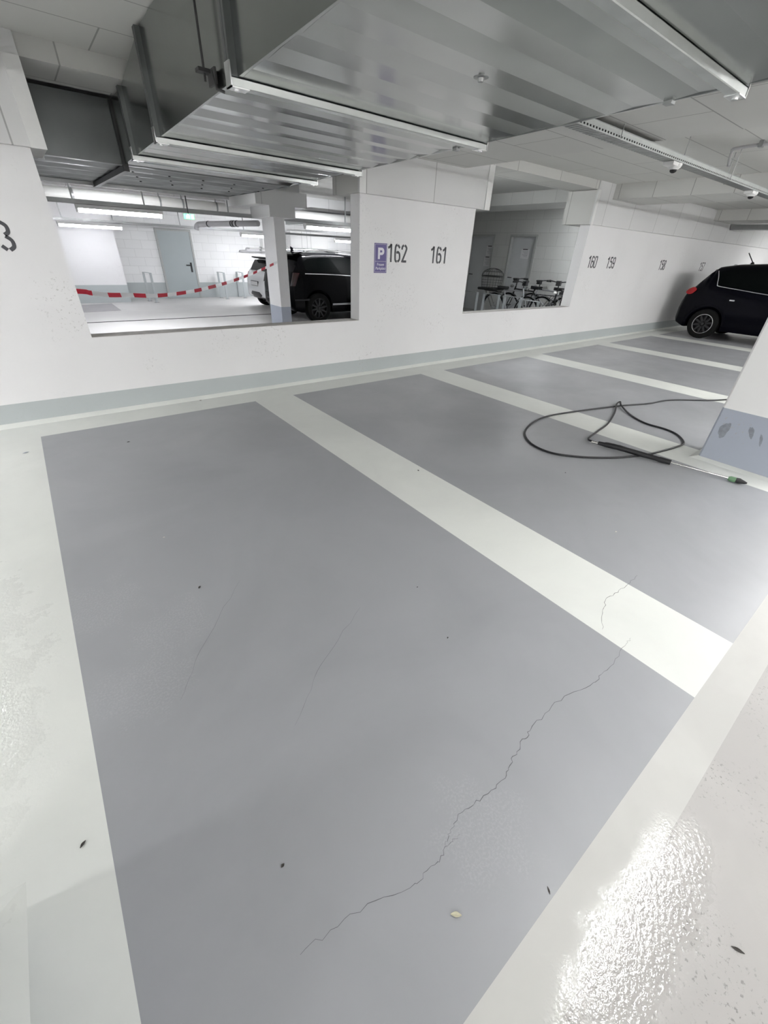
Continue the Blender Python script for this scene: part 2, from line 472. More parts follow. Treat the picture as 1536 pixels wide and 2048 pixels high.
struct(MB().box(-7.2, -7, 5.1, 19, LOW, 2.8).build('wall_lower_left', M['wall']))
struct(MB().box(12.6, 12.8, 10.6, 19, LOW, 2.8).build('wall_lower_right', M['wall']))
# partition between lower garage and bicycle room (stepped)
b = MB()
b.box(5.15, 5.25, 5.14, 7.2, LOW, 2.75); b.box(5.25, 7.4, 7.1, 7.2, LOW, 2.75); b.box(7.3, 7.4, 7.2, 10.72, LOW, 2.75); b.box(7.4, 12.6, 10.62, 10.72, LOW, 2.75)
struct(b.build('wall_partition', M['masonry_grey']), 'stepped block wall between lower garage and bicycle room')
# bicycle room
struct(MB().box(5.25, 7.3, 5.15, 7.1, -.05, 0).box(7.3, 11.7, 5.15, 10.62, -.05, 0).build('floor_bicycle_room', plain('bicycle_room_floor', (.33, .33, .32), .6)), 'grey concrete floor of the bicycle room')
struct(MB().box(5.2, 7.35, 5.49, 7.15, 2.70, 2.72).box(7.35, 11.7, 5.49, 10.7, 2.70, 2.72).build('ceiling_bicycle_room', M['masonry_grey']), 'grey ceiling of the bicycle room')
DX = 11.5
b = MB()
for y0, y1, z0, z1 in ((5.15, 8.07, 0, 2.7), (8.07, 10.62, 2.06, 2.7), (9.0, 9.55, 0, 2.06)):
    b.box(DX, DX+.25, y0, y1, z0, z1)
struct(b.build('wall_bicycle_room', M['masonry_grey']), 'grey block wall with two steel doors behind the bicycles')
def steel_door(name, y0, y1, label):
    d = struct(MB().box(DX+.10, DX+.15, y0+.05, y1-.05, 0, 2.01).build(name, M['door_g'], bevel=.004), label)
    f = MB(); f.box(DX-.01, DX+.16, y0, y0+.05, 0, 2.06); f.box(DX-.01, DX+.16, y1-.05, y1, 0, 2.06); f.box(DX-.01, DX+.16, y0+.05, y1-.05, 2.01, 2.06)
    f.build('door_frame', M['frame'], d)
    h = MB(); h.tube([(DX+.10, y1-.12, 1.0), (DX+.04, y1-.12, 1.0), (DX+.04, y1-.26, 1.0)], .011)
    h.build('door_handle', M['gun'], d)
    return d
steel_door('door_2', 8.07, 9.0, 'grey steel door with one paper sheet behind the bicycles')
steel_door('door_3', 9.55, 10.55, 'grey steel door with two paper sheets behind the basket bicycle')
def notice(y, z, w, h, label):
    t = thing('paper_notice', label, 'notice', (DX+.097, y, z))
    MB().box(-.002, 0, -w/2, w/2, -h/2, h/2).build('sheet', M['paper'], t)
    m = MB(); m.box(-.006, -.002, -w*.3, w*.3, h/2-.008, h/2+.012); m.build('clip', M['gun'], t)
    m = MB()
    for k in range(6): m.box(-.0026, -.002, -w*.36, w*(.34 - .12*(k % 3)), h*.3-k*h*.12, h*.3-k*h*.12+h*.03)
    m.build('print', M['papert'], t)
notice(8.47, 1.60, .27, .22, 'paper sheet hung in the middle of the right-hand grey steel door')
notice(9.78, 1.64, .24, .25, 'upper paper sheet on the grey steel door behind the basket')
notice(9.82, 1.36, .24, .24, 'lower paper sheet on the grey steel door behind the basket')

# door in the far wall of the lower garage
d = struct(MB().box(4.05, 5.10, 17.955, 17.995, LOW+.01, 1.80).build('door_1', M['door'], bevel=.004), 'pale grey-green steel door in the end wall of the lower garage')
f = MB(); f.box(3.99, 4.05, 17.94, 18.0, LOW, 1.86); f.box(5.10, 5.16, 17.94, 18.0, LOW, 1.86); f.box(4.05, 5.10, 17.94, 18.0, 1.80, 1.86)
f.build('door_frame', M['frame'], d)
h = MB(); h.tube([(4.98, 17.96, .80), (4.98, 17.90, .80), (4.80, 17.90, .80)], .014); h.box(4.95, 5.01, 17.945, 17.957, .58, .88)
h.build('door_handle', M['gun'], d)

# pillars
def fillet(x0, x1, y0, y1, m, e=.055, h=.02):
    m.hexa([(x0-e,y0-e,0),(x1+e,y0-e,0),(x1+e,y1+e,0),(x0-e,y1+e,0),(x0-.004,y0-.004,h),(x1+.004,y0-.004,h),(x1+.004,y1+.004,h),(x0-.004,y1+.004,h)])
def pillar(name, x0, x1, y0, y1, z0, zb, z1, label, mb, fil=True):
    m = MB(); c = .014
    poly = [(x0+c,y0),(x1-c,y0),(x1,y0+c),(x1,y1-c),(x1-c,y1),(x0+c,y1),(x0,y1-c),(x0,y0+c)]
    m.prism(poly, z0, zb, 'z', 1); m.prism(poly, zb, z1, 'z', 0)
    p = struct(m.build(name, [M['pillar'], mb], weld=True), label)
    if fil:
        q = MB(); fillet(x0, x1, y0, y1, q); q.build('base_fillet', M['line'], p)
    return p
pr = pillar('pillar_right', 4.53, 4.85, .18, .935, 0, .482, 2.5, 'white square pillar with a blue-grey base behind the spray lance', M['pil_base'])
pillar('pillar_left', -.86, -.56, .0, .83, 0, .482, 2.5, 'pillar base at the lower left edge of the picture', M['pil_base'])
# tyre scuffs on the pillar base
def scuff(y, z, ry, rz, ang):
    m = MB(); ring = []
    for k in range(28):
        a = 2*pi*k/28; r = 1 + .12*sin(3*a+y*9) + .06*sin(7*a)
        u, v = ry*cos(a)*r, rz*sin(a)*r
        ring.append((4.5285, y + u*cos(ang) - v*sin(ang), z + u*sin(ang) + v*cos(ang)))
    m.face(ring); m.build('scuff_mark', plain('scuff_rubber', (.27, .29, .325), .8, 0, .35, 40), pr)
scuff(.845, .30, .035, .07, .1); scuff(.66, .34, .018, .05, -.4); scuff(.575, .30, .010, .05, -.3); scuff(.44, .25, .03, .06, 0)

# column of the lower garage with stepped head
b = MB(); b.box(4.87, 5.13, 10.45, 11.1, LOW, .24, 1); b.box(4.87, 5.13, 10.45, 11.1, .24, 2.06, 0)
b.box(4.72, 5.34, 10.3, 11.36, 2.05, 2.262, 2); b.box(4.42, 5.65, 10.3, 12.1, 2.26, 2.53, 2); b.box(4.5, 5.58, 10.5, 18, 2.5, 2.75, 2)
struct(b.build('pillar_lower_garage', [M['wall'], M['pil_base'], M['board_v']]), 'white column with a stepped boarded head in front of the black car')

# ------------------------------------------------------------------ painted numbers and sign
DIG = {
 '1': [[(.02,.78),(.17,.86),(.27,.99)], [(.27,1.0),(.27,0)]],
 '2': [[(.05,.72),(.07,.87),(.19,.97)], [(.27,.97),(.41,.86),(.41,.68),(.07,.0)], [(.17,.055),(.46,.055)]],
 '3': [[(.05,.82),(.18,.96)], [(.26,.96),(.41,.84),(.41,.64),(.27,.54)], [(.27,.50),(.43,.36),(.43,.15),(.27,.03)], [(.19,.03),(.05,.17)]],
 '5': [[(.10,.95),(.43,.95)], [(.09,1.0),(.09,.55)], [(.14,.57),(.27,.60),(.42,.48),(.42,.15),(.27,.03)], [(.2,.03),(.06,.16)]],
 '6': [[(.21,.97),(.06,.84),(.06,.16),(.21,.03)], [(.27,.03),(.42,.16),(.42,.44),(.29,.57),(.15,.52)], [(.27,.97),(.42,.80)]],
 '7': [[(.04,.95),(.45,.95)], [(.42,.90),(.17,0)]],
 '8': [[(.2,.97),(.07,.85),(.07,.66),(.19,.54)], [(.27,.97),(.40,.85),(.40,.66),(.28,.54)], [(.19,.50),(.05,.36),(.05,.15),(.2,.03)], [(.28,.50),(.42,.36),(.42,.15),(.27,.03)]],
 '0': [[(.2,.97),(.05,.84),(.05,.16),(.2,.03)], [(.27,.97),(.42,.84),(.42,.16),(.27,.03)]],
}
DIG['9'] = [[(.47-x, 1-y) for x, y in s] for s in DIG['6']]
def stroke(m, pts, w, sx, sz, y):
    P = [Vector((p[0]*sx, p[1]*sz)) for p in pts]; n = len(P); L, R = [], []
    for i in range(n):
        d1 = (P[i]-P[i-1]).normalized() if i else None
        d2 = (P[i+1]-P[i]).normalized() if i < n-1 else None
        d = ((d1 or d2) + (d2 or d1)).normalized(); nn = Vector((-d.y, d.x))
        k = 1/max(.6, nn.dot(Vector((-(d1 or d2).y, (d1 or d2).x))))
        L.append(P[i]+nn*w/2*k); R.append(P[i]-nn*w/2*k)
    for i in range(n-1):
        q = [L[i], R[i], R[i+1], L[i+1]]
        m.hexa([(a.x, y, a.y) for a in q] + [(a.x, y-.0015, a.y) for a in q])
def number(txt, x, label, z=1.398, h=.2, pitch=.114):
    t = thing('painted_number', label, 'number', (x, WY0-.0005, z), 0, 'stencilled bay numbers on the long wall')
    for i, ch in enumerate(txt):
        m = MB()
        for s in DIG[ch]:
            if len(s) > 2 and ch not in '17':
                s = [(p.x, p.y) for p in smooth_path([(a_, b_, 0) for a_, b_ in s], 4)]
            stroke(m, s, .0265, .2, h, 0)
        m.build('digit', M['ink'], t, loc=(i*pitch, 0, 0))
number('163', -.295, 'stencilled bay number ending in 3 on the wall left of the first opening')
number('162', 3.868, 'stencilled bay number 162 right beside the blue parking sign')
number('161', 4.632, 'stencilled bay number 161 on the right half of the pier')
number('160', 8.842, 'stencilled bay number 160 just right of the bicycle room opening')
number('159', 9.575, 'stencilled bay number 159 close beside 160')
number('158', 12.06, 'stencilled bay number 158 alone on the wall between 159 and 157')
number('157', 14.56, 'stencilled bay number 157 on the wall above the tail of the dark hatchback')
number('156', 17.2, 'stencilled bay number behind the roof aerial of the dark hatchback')

t = thing('parking_sign', 'blue sign with a white P and the words Frauen Parkplatz, left of 162', 'sign', (3.648, WY0, 1.272))
SW, SH = .205, .328
MB().box(0, SW, -.004, 0, 0, SH).build('plate', M['sign'], t, bevel=.001)
m = MB(); e, w = .010, .003
for x0, x1, z0, z1 in ((e, SW-e, e, e+w), (e, SW-e, SH-e-w, SH-e), (e, e+w, e, SH-e), (SW-e-w, SW-e, e, SH-e), (e, SW-e, .128, .131)):
    m.box(x0, x1, -.0052, -.004, z0, z1)
m.build('border', M['signw'], t)
m = MB(); px, pz, ph = .058, .155, .125
m.box(px, px+.031, -.0055, -.004, pz, pz+ph)
out, inn = [], []
zc, ro, ri = pz+ph-.040, .040, .012
for k in range(15):
    a = pi/2 - pi*k/14
    out.append((px+.060+ro*cos(a), zc+ro*sin(a))); inn.append((px+.056+ri*cos(a), zc+ri*sin(a)))
out = [(px+.028, zc+ro)] + out + [(px+.028, zc-ro)]; inn = [(px+.028, zc+ri)] + inn + [(px+.028, zc-ri)]
for i in range(len(out)-1):
    q = [out[i], inn[i], inn[i+1], out[i+1]]
    m.hexa([(a, -.004, c) for a, c in q] + [(a, -.0055, c) for a, c in q])
m.build('letter', M['signw'], t)
def words(txt, size, loc, mat, parent, name, offset=.0, rot=(pi/2, 0, 0), shear=0.0):
    cu = bpy.data.curves.new(name, 'FONT'); cu.body = txt; cu.size = size; cu.align_x = 'CENTER'; cu.extrude = .0004; cu.offset = offset; cu.shear = shear
    tmp = bpy.data.objects.new(name + '_tmp', cu); COL.objects.link(tmp)
    bpy.context.view_layer.update()
    me = bpy.data.meshes.new_from_object(tmp.evaluated_get(bpy.context.evaluated_depsgraph_get()))
    bpy.data.objects.remove(tmp, do_unlink=True)
    me.materials.clear(); me.materials.append(mat)
    o = bpy.data.objects.new(name, me); COL.objects.link(o); o.parent = parent
    o.location = loc; o.rotation_euler = rot
    return o
words('Frauen', .043, (SW/2, -.0048, .082), M['signw'], t, 'lettering', .0004, shear=.12)
words('Parkplatz', .043, (SW/2, -.0048, .038), M['signw'], t, 'lettering', .0004, shear=.12)

# ------------------------------------------------------------------ ventilation duct
dz = lambda y: 2.225 - .019*y
xl = lambda y: 1.062 + .0075*y
xr = lambda y: 2.808 + .006*y
duct = thing('ventilation_duct', 'big rectangular galvanised ventilation duct hanging over the bays and through the left opening', 'duct')
FL = [-1.95, -.43, 1.08, 2.60, 4.14, 5.0, 5.56]
def top(y): return 2.69 if y < 4.14 else 2.69 - (y-4.14)/.86*.125 if y < 5 else 2.56
def section(y0, y1, bands, amp=.012):
    m = MB(); rows = []
    n = bands*2
    for i in range(n+1):
        y = y0 + (y1-y0)*i/n; d = amp if i % 2 else 0
        z = dz(y)
        rows.append([(xl(y), y, z), (xl(y)+.012, y, z), (xl(y)+.022, y, z+d), (xr(y)-.022, y, z+d), (xr(y)-.012, y, z), (xr(y), y, z)])
    m.grid(rows)
    # sides and top
    for f in (xl, xr):
        m.face([(f(y0), y0, dz(y0)), (f(y1), y1, dz(y1)), (f(y1), y1, top(y1)), (f(y0), y0, top(y0))])
    m.face([(xl(y0), y0, top(y0)), (xr(y0), y0, top(y0)), (xr(y1), y1, top(y1)), (xl(y1), y1, top(y1))])
    return m
for i, nb in zip(range(len(FL)-1), (4, 4, 5, 6, 4, 2)):
    section(FL[i], FL[i+1], nb, .0045 if i < 3 else .009).build('duct_section', M['galv'], duct)
def flange(y):
    m = MB(); p, w = .034, .026
    a, c, z, tz = xl(y), xr(y), dz(y), top(y)
    m.box(a-p, c+p, y-w, y+w, z-p, z-.001)
    o = m.build('flange', M['galv_l'], duct, bevel=.003, seg=1)
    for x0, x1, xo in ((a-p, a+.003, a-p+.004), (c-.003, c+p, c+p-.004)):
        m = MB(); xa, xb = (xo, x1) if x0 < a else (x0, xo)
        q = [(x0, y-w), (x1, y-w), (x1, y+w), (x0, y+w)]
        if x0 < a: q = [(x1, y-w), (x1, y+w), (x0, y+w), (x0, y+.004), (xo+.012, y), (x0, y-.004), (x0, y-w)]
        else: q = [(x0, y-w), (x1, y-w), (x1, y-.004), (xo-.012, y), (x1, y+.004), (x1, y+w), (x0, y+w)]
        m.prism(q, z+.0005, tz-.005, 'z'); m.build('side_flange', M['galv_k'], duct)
    for sx, x0 in ((-1, a-p), (1, c+p)):
        k = MB(); x1 = x0 - sx*.085
        ra, rb = sorted((x0+sx*.004, x1))
        k.box(ra, rb, y-w-.004, y+w+.004, z-p-.004, z-p+.001)
        ra, rb = sorted((x0+sx*.004, x0-sx*.002))
        k.box(ra, rb, y-w-.004, y+w+.004, z-p-.004, z-p+.085)
        k.lathe([(.0, -.006), (.013, -.006), (.013, 0)], (x0-sx*.035, y, z-p-.004), 'z', 12)
        k.build('corner_bracket', M['zinc'], o)
for y in FL[1:6]: flange(y)
# junction box that branches to the left behind the wall
m = MB(); bz0, bz1 = 2.113, 2.57
rows = []
for i in range(11):
    y = 5.575 + (7.62-5.575)*i/10; d = .012 if i % 2 else 0
    rows.append([(-2.4, y, bz0+d), (1.09, y, bz0+d), (1.11, y, bz0+d), (2.84, y, bz0+d)])
m.grid(rows)
for x in (-2.4, 2.84): m.face([(x, 5.575, bz0), (x, 7.62, bz0), (x, 7.62, bz1), (x, 5.575, bz1)])
m.face([(-2.4, 5.575, bz0), (2.84, 5.575, bz0), (2.84, 5.575, bz1), (-2.4, 5.575, bz1)])
m.face([(-2.4, 7.62, bz0), (2.84, 7.62, bz0), (2.84, 7.62, bz1), (-2.4, 7.62, bz1)])
m.face([(-2.4, 5.575, bz1), (2.84, 5.575, bz1), (2.84, 7.62, bz1), (-2.4, 7.62, bz1)])
m.build('branch_box', M['galv_k'], duct)
m = MB(); m.box(1.085, 1.13, 5.55, 7.66, 2.065, 2.11); m.box(1.085, 1.13, 5.54, 5.575, 2.065, 2.57)
m.build('flange', M['rod'], duct)
m = MB(); m.box(-2.4, 2.84, 7.60, 7.645, 2.075, 2.115); m.box(.42, .47, 5.54, 5.575, 2.08, 2.57); m.build('flange', M['galv_d'], duct)
for k in range(14):
    MB().lathe([(0, -.008), (.012, -.006), (.012, .004)], (1.25+.12*k, 6.0+(k % 3)*.42, 2.113), 'z', 8).build('screw', M['rod'], duct)
# measuring plug under the near section and clips on the right lower edge
m = MB(); m.lathe([(0, -.02), (.012, -.018), (.016, -.006), (.034, -.004), (.034, .0)], (1.91, 1.81, 2.197), 'z', 16)
m.build('plug', M['galv_d'], duct, smooth=True)
for y in (1.37, 2.83):
    MB().box(xr(y)-.03, xr(y)+.012, y-.02, y+.02, dz(y)-.012, dz(y)+.02).build('edge_clip', M['galv_d'], duct)
# hanger on the left flank
m = MB(); m.tube([(1.035, 2.88, 2.70), (1.035, 2.88, 2.205)], .006); m.build('hanger_rod', M['rod'], duct)
m = MB(); m.box(1.0, 1.075, 2.855, 2.905, 2.235, 2.25); m.box(1.058, 1.068, 2.80, 2.90, 2.19, 2.25); m.tube([(1.06, 2.83, 2.24), (1.06, 2.80, 2.17), (1.09, 2.78, 2.16)], .007)
m.build('hanger_bracket', M['rod'], duct)
# dark box behind the end of the middle cap
tag(MB().box(5.662, 5.80, 5.12, 5.46, 2.09, 2.33).build('junction_box', plain('dark_box', (.06, .06, .06), .6), bevel=.02), 'dark grey box on the back of the lintel above the bicycle room opening', 'box')
# thin duct far right
tag(MB().box(15.42, 15.75, -4, 4.87, 2.36, 2.477).build('flat_duct', M['galv_d'], bevel=.004), 'flat grey duct under the ceiling beyond the dark hatchback', 'duct')

# ------------------------------------------------------------------ cable tray on the right with two sensor lamps
tray = thing('cable_tray', 'perforated galvanised cable tray hung on rods right of the big duct', 'cable tray', (0, 2.44, 2.39))
TX0, TX1, TW, TH = 2.86, 15.3, .125, .055
m = MB()
slots = 0
m.box(TX0, TX1, 0, TW, 0, .002, 0)
x = TX0
while x < 12:            # ribbed underside
    m.box(x, x+.03, 0.004, TW-.004, -.002, 0, 0); x += .05
m.box(TX0, TX1, TW-.002, TW, 0, TH)
m.build('tray_bottom', M['galv_d'], tray)
m = MB(); x = TX0
m.box(TX0, TX1, -.002, 0, .022, TH); m.box(TX0, TX1, -.002, 0, 0, .009)
while x < 11.5:          # slotted side
    m.box(x, x+.022, -.002, 0, .009, .022); x += .046
m.box(11.5, TX1, -.002, 0, .009, .022)
m.box(TX0, TX1, -.012, 0, TH-.002, TH)
m.build('tray_side', M['galv_l'], tray)
m = MB(); m.box(TX0, TX1, .02, TW-.02, .003, .03); m.build('cable_bundle', M['rod'], tray)
for (x, y, zt) in ((4.32, -.02, .09), (5.99, .15, .31), (7.0, -.02, .31), (7.35, .15, .31), (9.6, -.02, .31), (11.3, .15, .31)):
    MB().tube([(x, y, zt), (x, y, 0.0)], .005).build('hanger_rod', M['galv_d'], tray)
    
def sensor(x, label):
    t = thing('sensor_lamp', label, 'lamp', (x, 2.49, 2.3855), 0, 'sensor lamps under the cable tray')
    m = MB(); m.lathe([(0, 0), (.062, 0), (.066, -.012), (.058, -.035), (.034, -.05)], (0, 0, 0), 'z', 20)
    m.box(-.16, .02, -.05, .05, -.03, 0)
    m.build('housing', M['white'], t, smooth=True)
    m = MB(); m.lathe([(.034, -.048), (.03, -.066), (.014, -.076), (0, -.078)], (0, 0, 0), 'z', 16); m.build('sensor_lens', M['greypl'], t, smooth=True)
sensor(5.62, 'white sensor lamp under the tray, second hanger from the duct')
sensor(8.15, 'white sensor lamp under the far end of the tray, near the picture edge')

pipe = thing('ceiling_pipe', 'thin grey pipe bent down from the ceiling beside the cable tray', 'pipe')
m = MB(); m.tube(smooth_path([(6.85, 2.44, 2.50), (6.86, 2.46, 2.62), (6.86, 2.38, 2.66), (6.86, 1.6, 2.665), (6.86, -1.0, 2.665)]), .016); m.build('pipe_run', M['pipeg'], pipe, smooth=True)
MB().box(6.83, 6.89, 2.18, 2.22, 2.64, 2.70).build('pipe_clip', M['galv_d'], pipe)

# ------------------------------------------------------------------ luminaires
def luminaire(name, label, loc, tube_mat, rz=0, length=1.5, group=None, dd=.045):
    t = thing(name, label, 'lamp', loc, rz, group)
    m = MB(); L = length/2; W_ = .05*(dd/.045)**.7
    m.prism([(-W_*1.12, -.012), (W_*1.12, -.012), (W_*.9, .05), (-W_*.9, .05)], -L, L, 'x'); m.build('housing', M['white'], t)
    prof = [(W_*cos(a), -dd*sin(a)) for a in [pi*k/3 for k in range(4)]]
    MB().prism(prof, -L+.03, L-.03, 'x').build('diffuser', tube_mat, t)
    for s in (-1, 1):
        m = MB(); x0, x1 = sorted((s*L, s*(L-.03)))
        m.prism([(u*1.04, v*1.04) for u, v in prof], x0, x1, 'x'); m.build('end_cap', M['white'], t)
    return t
G = 'tube lamps of the parking room'
la = luminaire('tube_lamp', 'tube lamp of the parking room outside the picture, above the photographer', (1.9, -.37, 2.11), M['tube_a'], 0, 1.5, G)
lamps = [(5.2, -.37, 2.40), (8.2, -.37, 2.40), (11.6, -.37, 2.40), (14.4, -.37, 2.40), (19.3, 2.7, 2.40)]
first = None
for p in lamps:
    if first is None: first = luminaire('tube_lamp', 'tube lamp of the parking room outside the picture', p, M['tube'], 0, 1.5, G)
    else: dup(first, p, 0, 'tube lamp of the parking room outside the picture', None, G)
lf = luminaire('tube_lamp', 'strong added fill tube lamp, out of view', (-1.0, -6, 2.5), M['tube_f'], 0, 1.5, G)  # unseen fill lamps added to brighten the wall, floor and duct side
for p in ((2.5, -6, 2.5), (6.0, -6, 2.5), (10.0, -6, 2.5), (-4.5, -1.5, 2.45), (-4.8, 1.6, 2.45)): dup(lf, p, 0, 'strong added fill tube lamp, out of view')
ll = luminaire('tube_lamp', 'dim tube lamp of the parking room outside the picture at the left', (-2.25, 4.0, 2.35), M['tube_l'], 0, 1.5, G)
G2 = 'tube lamps of the lower garage'
lb = luminaire('tube_lamp', 'long lit tube lamp under the trunking at upper left of the opening', (1.99, 11.4, 1.99), M['tube_b'], 0, 1.55, G2, .085)
dup(lb, (6.93, 11.4, 1.99), 0, 'lit tube lamp right of the column, above the roof of the black car')
lc = luminaire('tube_lamp', 'lit tube lamp below the longer one, in front of the plain white wall', (1.93, 15.9, 1.80), M['tube_c'], 0, 1.55, G2, .085)
ld = luminaire('tube_lamp', 'short visible piece of a lit tube lamp just left of the column', (6.95, 15.9, 1.80), M['tube_d'], 0, 1.55, G2, .085)
for p in ((-3, 11.4, 1.97), (10.6, 15.9, 1.8)): dup(ld, p, 0, 'tube lamp of the lower garage outside the opening')
# unseen lamps added to brighten the bicycle room
br = luminaire('tube_lamp', 'added tube lamp brightening the bicycle room, hidden behind the pier', (5.9, 6.4, 2.55), M['tube_k'], radians(90), 1.2)
dup(br, (10.35, 5.95, 2.5), radians(90), 'added tube lamp brightening the bicycle room, hidden behind the wall that carries 160')

# ------------------------------------------------------------------ lower garage services
def trunk(name, label, y, z, x0, x1, w=.12, h=.07, rods=()):
    t = thing(name, label, 'cable tray', (0, y, z))
    m = MB(); m.box(x0, x1, -w/2, w/2, 0, .004); m.box(x0, x1, -w/2, -w/2+.004, 0, h); m.box(x0, x1, w/2-.004, w/2, 0, h)
    m.build('tray', M['galv_d'], t)
    m = MB(); m.box(x0, x1, -w/2+.01, w/2-.01, .006, h*.6); m.build('cable_bundle', M['greypl'], t)
    for x in rods:
        MB().box(x-.012, x+.012, -.012, .012, h, 2.72-z).build('hanger_rod', M['galv_d'], t)
trunk('cable_tray', 'dark grey lighting trunking carrying the nearer row of tubes in the lower garage', 11.4, 2.045, -3, 12.4, .14, .075, (1.2, 2.45, 3.3, 4.2, 7.4, 9.2))
trunk('cable_tray', 'grey lighting trunking carrying the farther row of tubes in the lower garage', 15.9, 1.865, -3, 12.4, .12, .06, (1.3, 2.5, 4.3, 6.3))
t = thing('insulated_pipe', 'thick pale insulated pipe under the ceiling of the lower garage', 'pipe')
m = MB(); m.tube([(-3, 12.6, 2.265), (12.4, 12.6, 2.265)], .105, 20); m.build('pipe_insulation', M['pipew'], t, smooth=True)
for x in (1.35, 3.05, 3.55, 4.35):
    m = MB(); m.lathe([(.108, -.02), (.108, .02)], (x, 12.6, 2.265), 'x', 20); m.box(x-.012, x+.012, 12.59, 12.61, 2.36, 2.715); m.build('pipe_clamp', M['galv_d'], t)
struct(MB().box(-3, 12.4, 12.9, 13.6, 2.42, 2.75).build('beam_7', M['board_v']), 'boarded beam across the lower garage behind the insulated pipe')
t = thing('drain_pipe', 'grey drain pipe with dark coupling rings left of the column head', 'pipe')
P = smooth_path([(4.13, 13.75, 1.80), (4.16, 13.7, 1.90), (4.3, 13.4, 1.93), (4.9, 11.4, 1.955)], 8)
m = MB(); m.tube(P, .062, 16); m.build('pipe_run', M['pipeg'], t, smooth=True)
a, c = Vector((4.3, 13.4, 1.93)), Vector((4.9, 11.4, 1.955))
for k in (.05, .52, .56, .62):
    p = a.lerp(c, k); d = (c-a).normalized()
    m = MB(); m.tube([p-d*.018, p+d*.018], .07, 16); m.build('coupling_ring', M['rod'], t)
t = thing('air_duct', 'grey sheet metal air duct behind the black car, under the ceiling', 'duct')
MB().box(7.3, 12.4, 13.7, 14.4, 2.36, 2.71).build('duct_section', M['galv_d'], t)
m = MB(); m.box(7.2, 12.4, 13.2, 14.6, 2.10, 2.30); m.build('duct_section', M['galv'], t)
for x in (8.55, 9.0):
    MB().tube([(x, 13.6, 2.71), (x, 13.6, 2.2)], .012).build('hanger_rod', M['galv_d'], t)
for (x0, x1, z0, z1, lab) in ((8.9, 10.63, 1.47, 2.05, 'large white boxed casing on the end wall right of the column'), (7.72, 8.22, 1.42, 1.94, 'small white box on the end wall just left of the column')):
    q = thing('wall_box', lab, 'box', ((x0+x1)/2, 18.0, z0))
    MB().box(-(x1-x0)/2, (x1-x0)/2, -.3, 0, 0, z1-z0).build('casing', M['white'], q, bevel=.01)
    m = MB()
    for k in (.28, .42, .52): m.box(-(x1-x0)/2+(x1-x0)*k, -(x1-x0)/2+(x1-x0)*k+.012, -.304, -.3, .01, z1-z0-.01)
    m.build('panel_joint', M['frame'], q)
t = thing('wall_pipe', 'thin white pipe along the end wall above the parked cars', 'pipe')
MB().tube(smooth_path([(7.25, 17.98, 1.39), (7.12, 17.9, 1.39), (7.1, 17.88, 1.32), (7.25, 17.88, 1.29), (12.4, 17.88, 1.29)], 6), .028, 10).build('pipe_run', M['pipeg'], t, smooth=True)
MB().tube([(7.25, 17.9, 1.40), (12.4, 17.9, 1.44)], .022, 8).build('pipe_run', M['white'], t, smooth=True)
for x in (7.7, 9.6, 11.2): MB().box(x-.02, x+.02, 17.86, 18.0, 1.25, 1.46).build('pipe_clip', M['galv_d'], t)
def exit_sign(x, y, z, label):
    t = thing('exit_sign', label, 'sign', (x, y, z))
    MB().box(-.11, .11, -.02, .03, -.05, .05).build('housing', M['white'], t, bevel=.006)
    MB().box(-.104, .104, -.024, -.02, -.044, .044).build('sign_face', M['exit'], t)
    m = MB(); m.lathe([(0, -.003), (.014, -.003), (.014, 0)], (-.02, -.024, .03), 'y', 12)
    stroke(m, [(-.02, .018), (-.03, -.008), (-.055, -.035)], .012, 1, 1, -.0245); stroke(m, [(-.03, -.008), (0, -.014), (.0, -.037)], .012, 1, 1, -.0245)
    stroke(m, [(-.055, .0), (-.03, .02), (.0, .002), (.02, .012)], .009, 1, 1, -.0245)
    m.box(.05, .085, -.0262, -.024, -.036, .036)
    m.build('pictogram', M['exitw'], t)
    MB().tube([(0, 0, .05), (0, 0, 2.72-z)], .008).build('hanger_rod', M['rod'], t)
exit_sign(3.26, 11.25, 1.975, 'small green exit sign hanging in the middle of the opening, right of the long tube')
exit_sign(.66, 11.25, 2.0, 'small green exit sign at the left edge of the opening')

# flat steel hoops
def hoop(name, label, loc, rz, length=.5, height=.85, group=None, fw=.035):
    t = thing(name, label, 'bicycle stand', loc, rz, group)
    for x in (0, length):
        q = MB().box(x-.008, x+.008, -fw, fw, .008, height).build('upright', M['hoop'], t)
        MB().box(x-.06, x+.06, -.06, .06, 0, .008).build('foot_plate', M['galv_d'], q)
    MB().box(-.008, length+.008, -fw, fw, height, height+.012).build('crossbar', M['hoop'], t)
    return t
GH = 'flat steel bicycle hoops of the lower garage'
h0 = hoop('bicycle_hoop', 'grey steel hoop beside the pale door, behind the barrier tape', (3.21, 17.25, LOW), radians(-77), .5, .85, GH)
dup(h0, (5.83, 17.75, LOW), radians(-84), 'grey steel hoop crossed by the tape, left of the pair by the white car')
dup(h0, (6.62, 17.95, LOW), radians(-86), 'grey steel hoop of the pair right beside the white car')

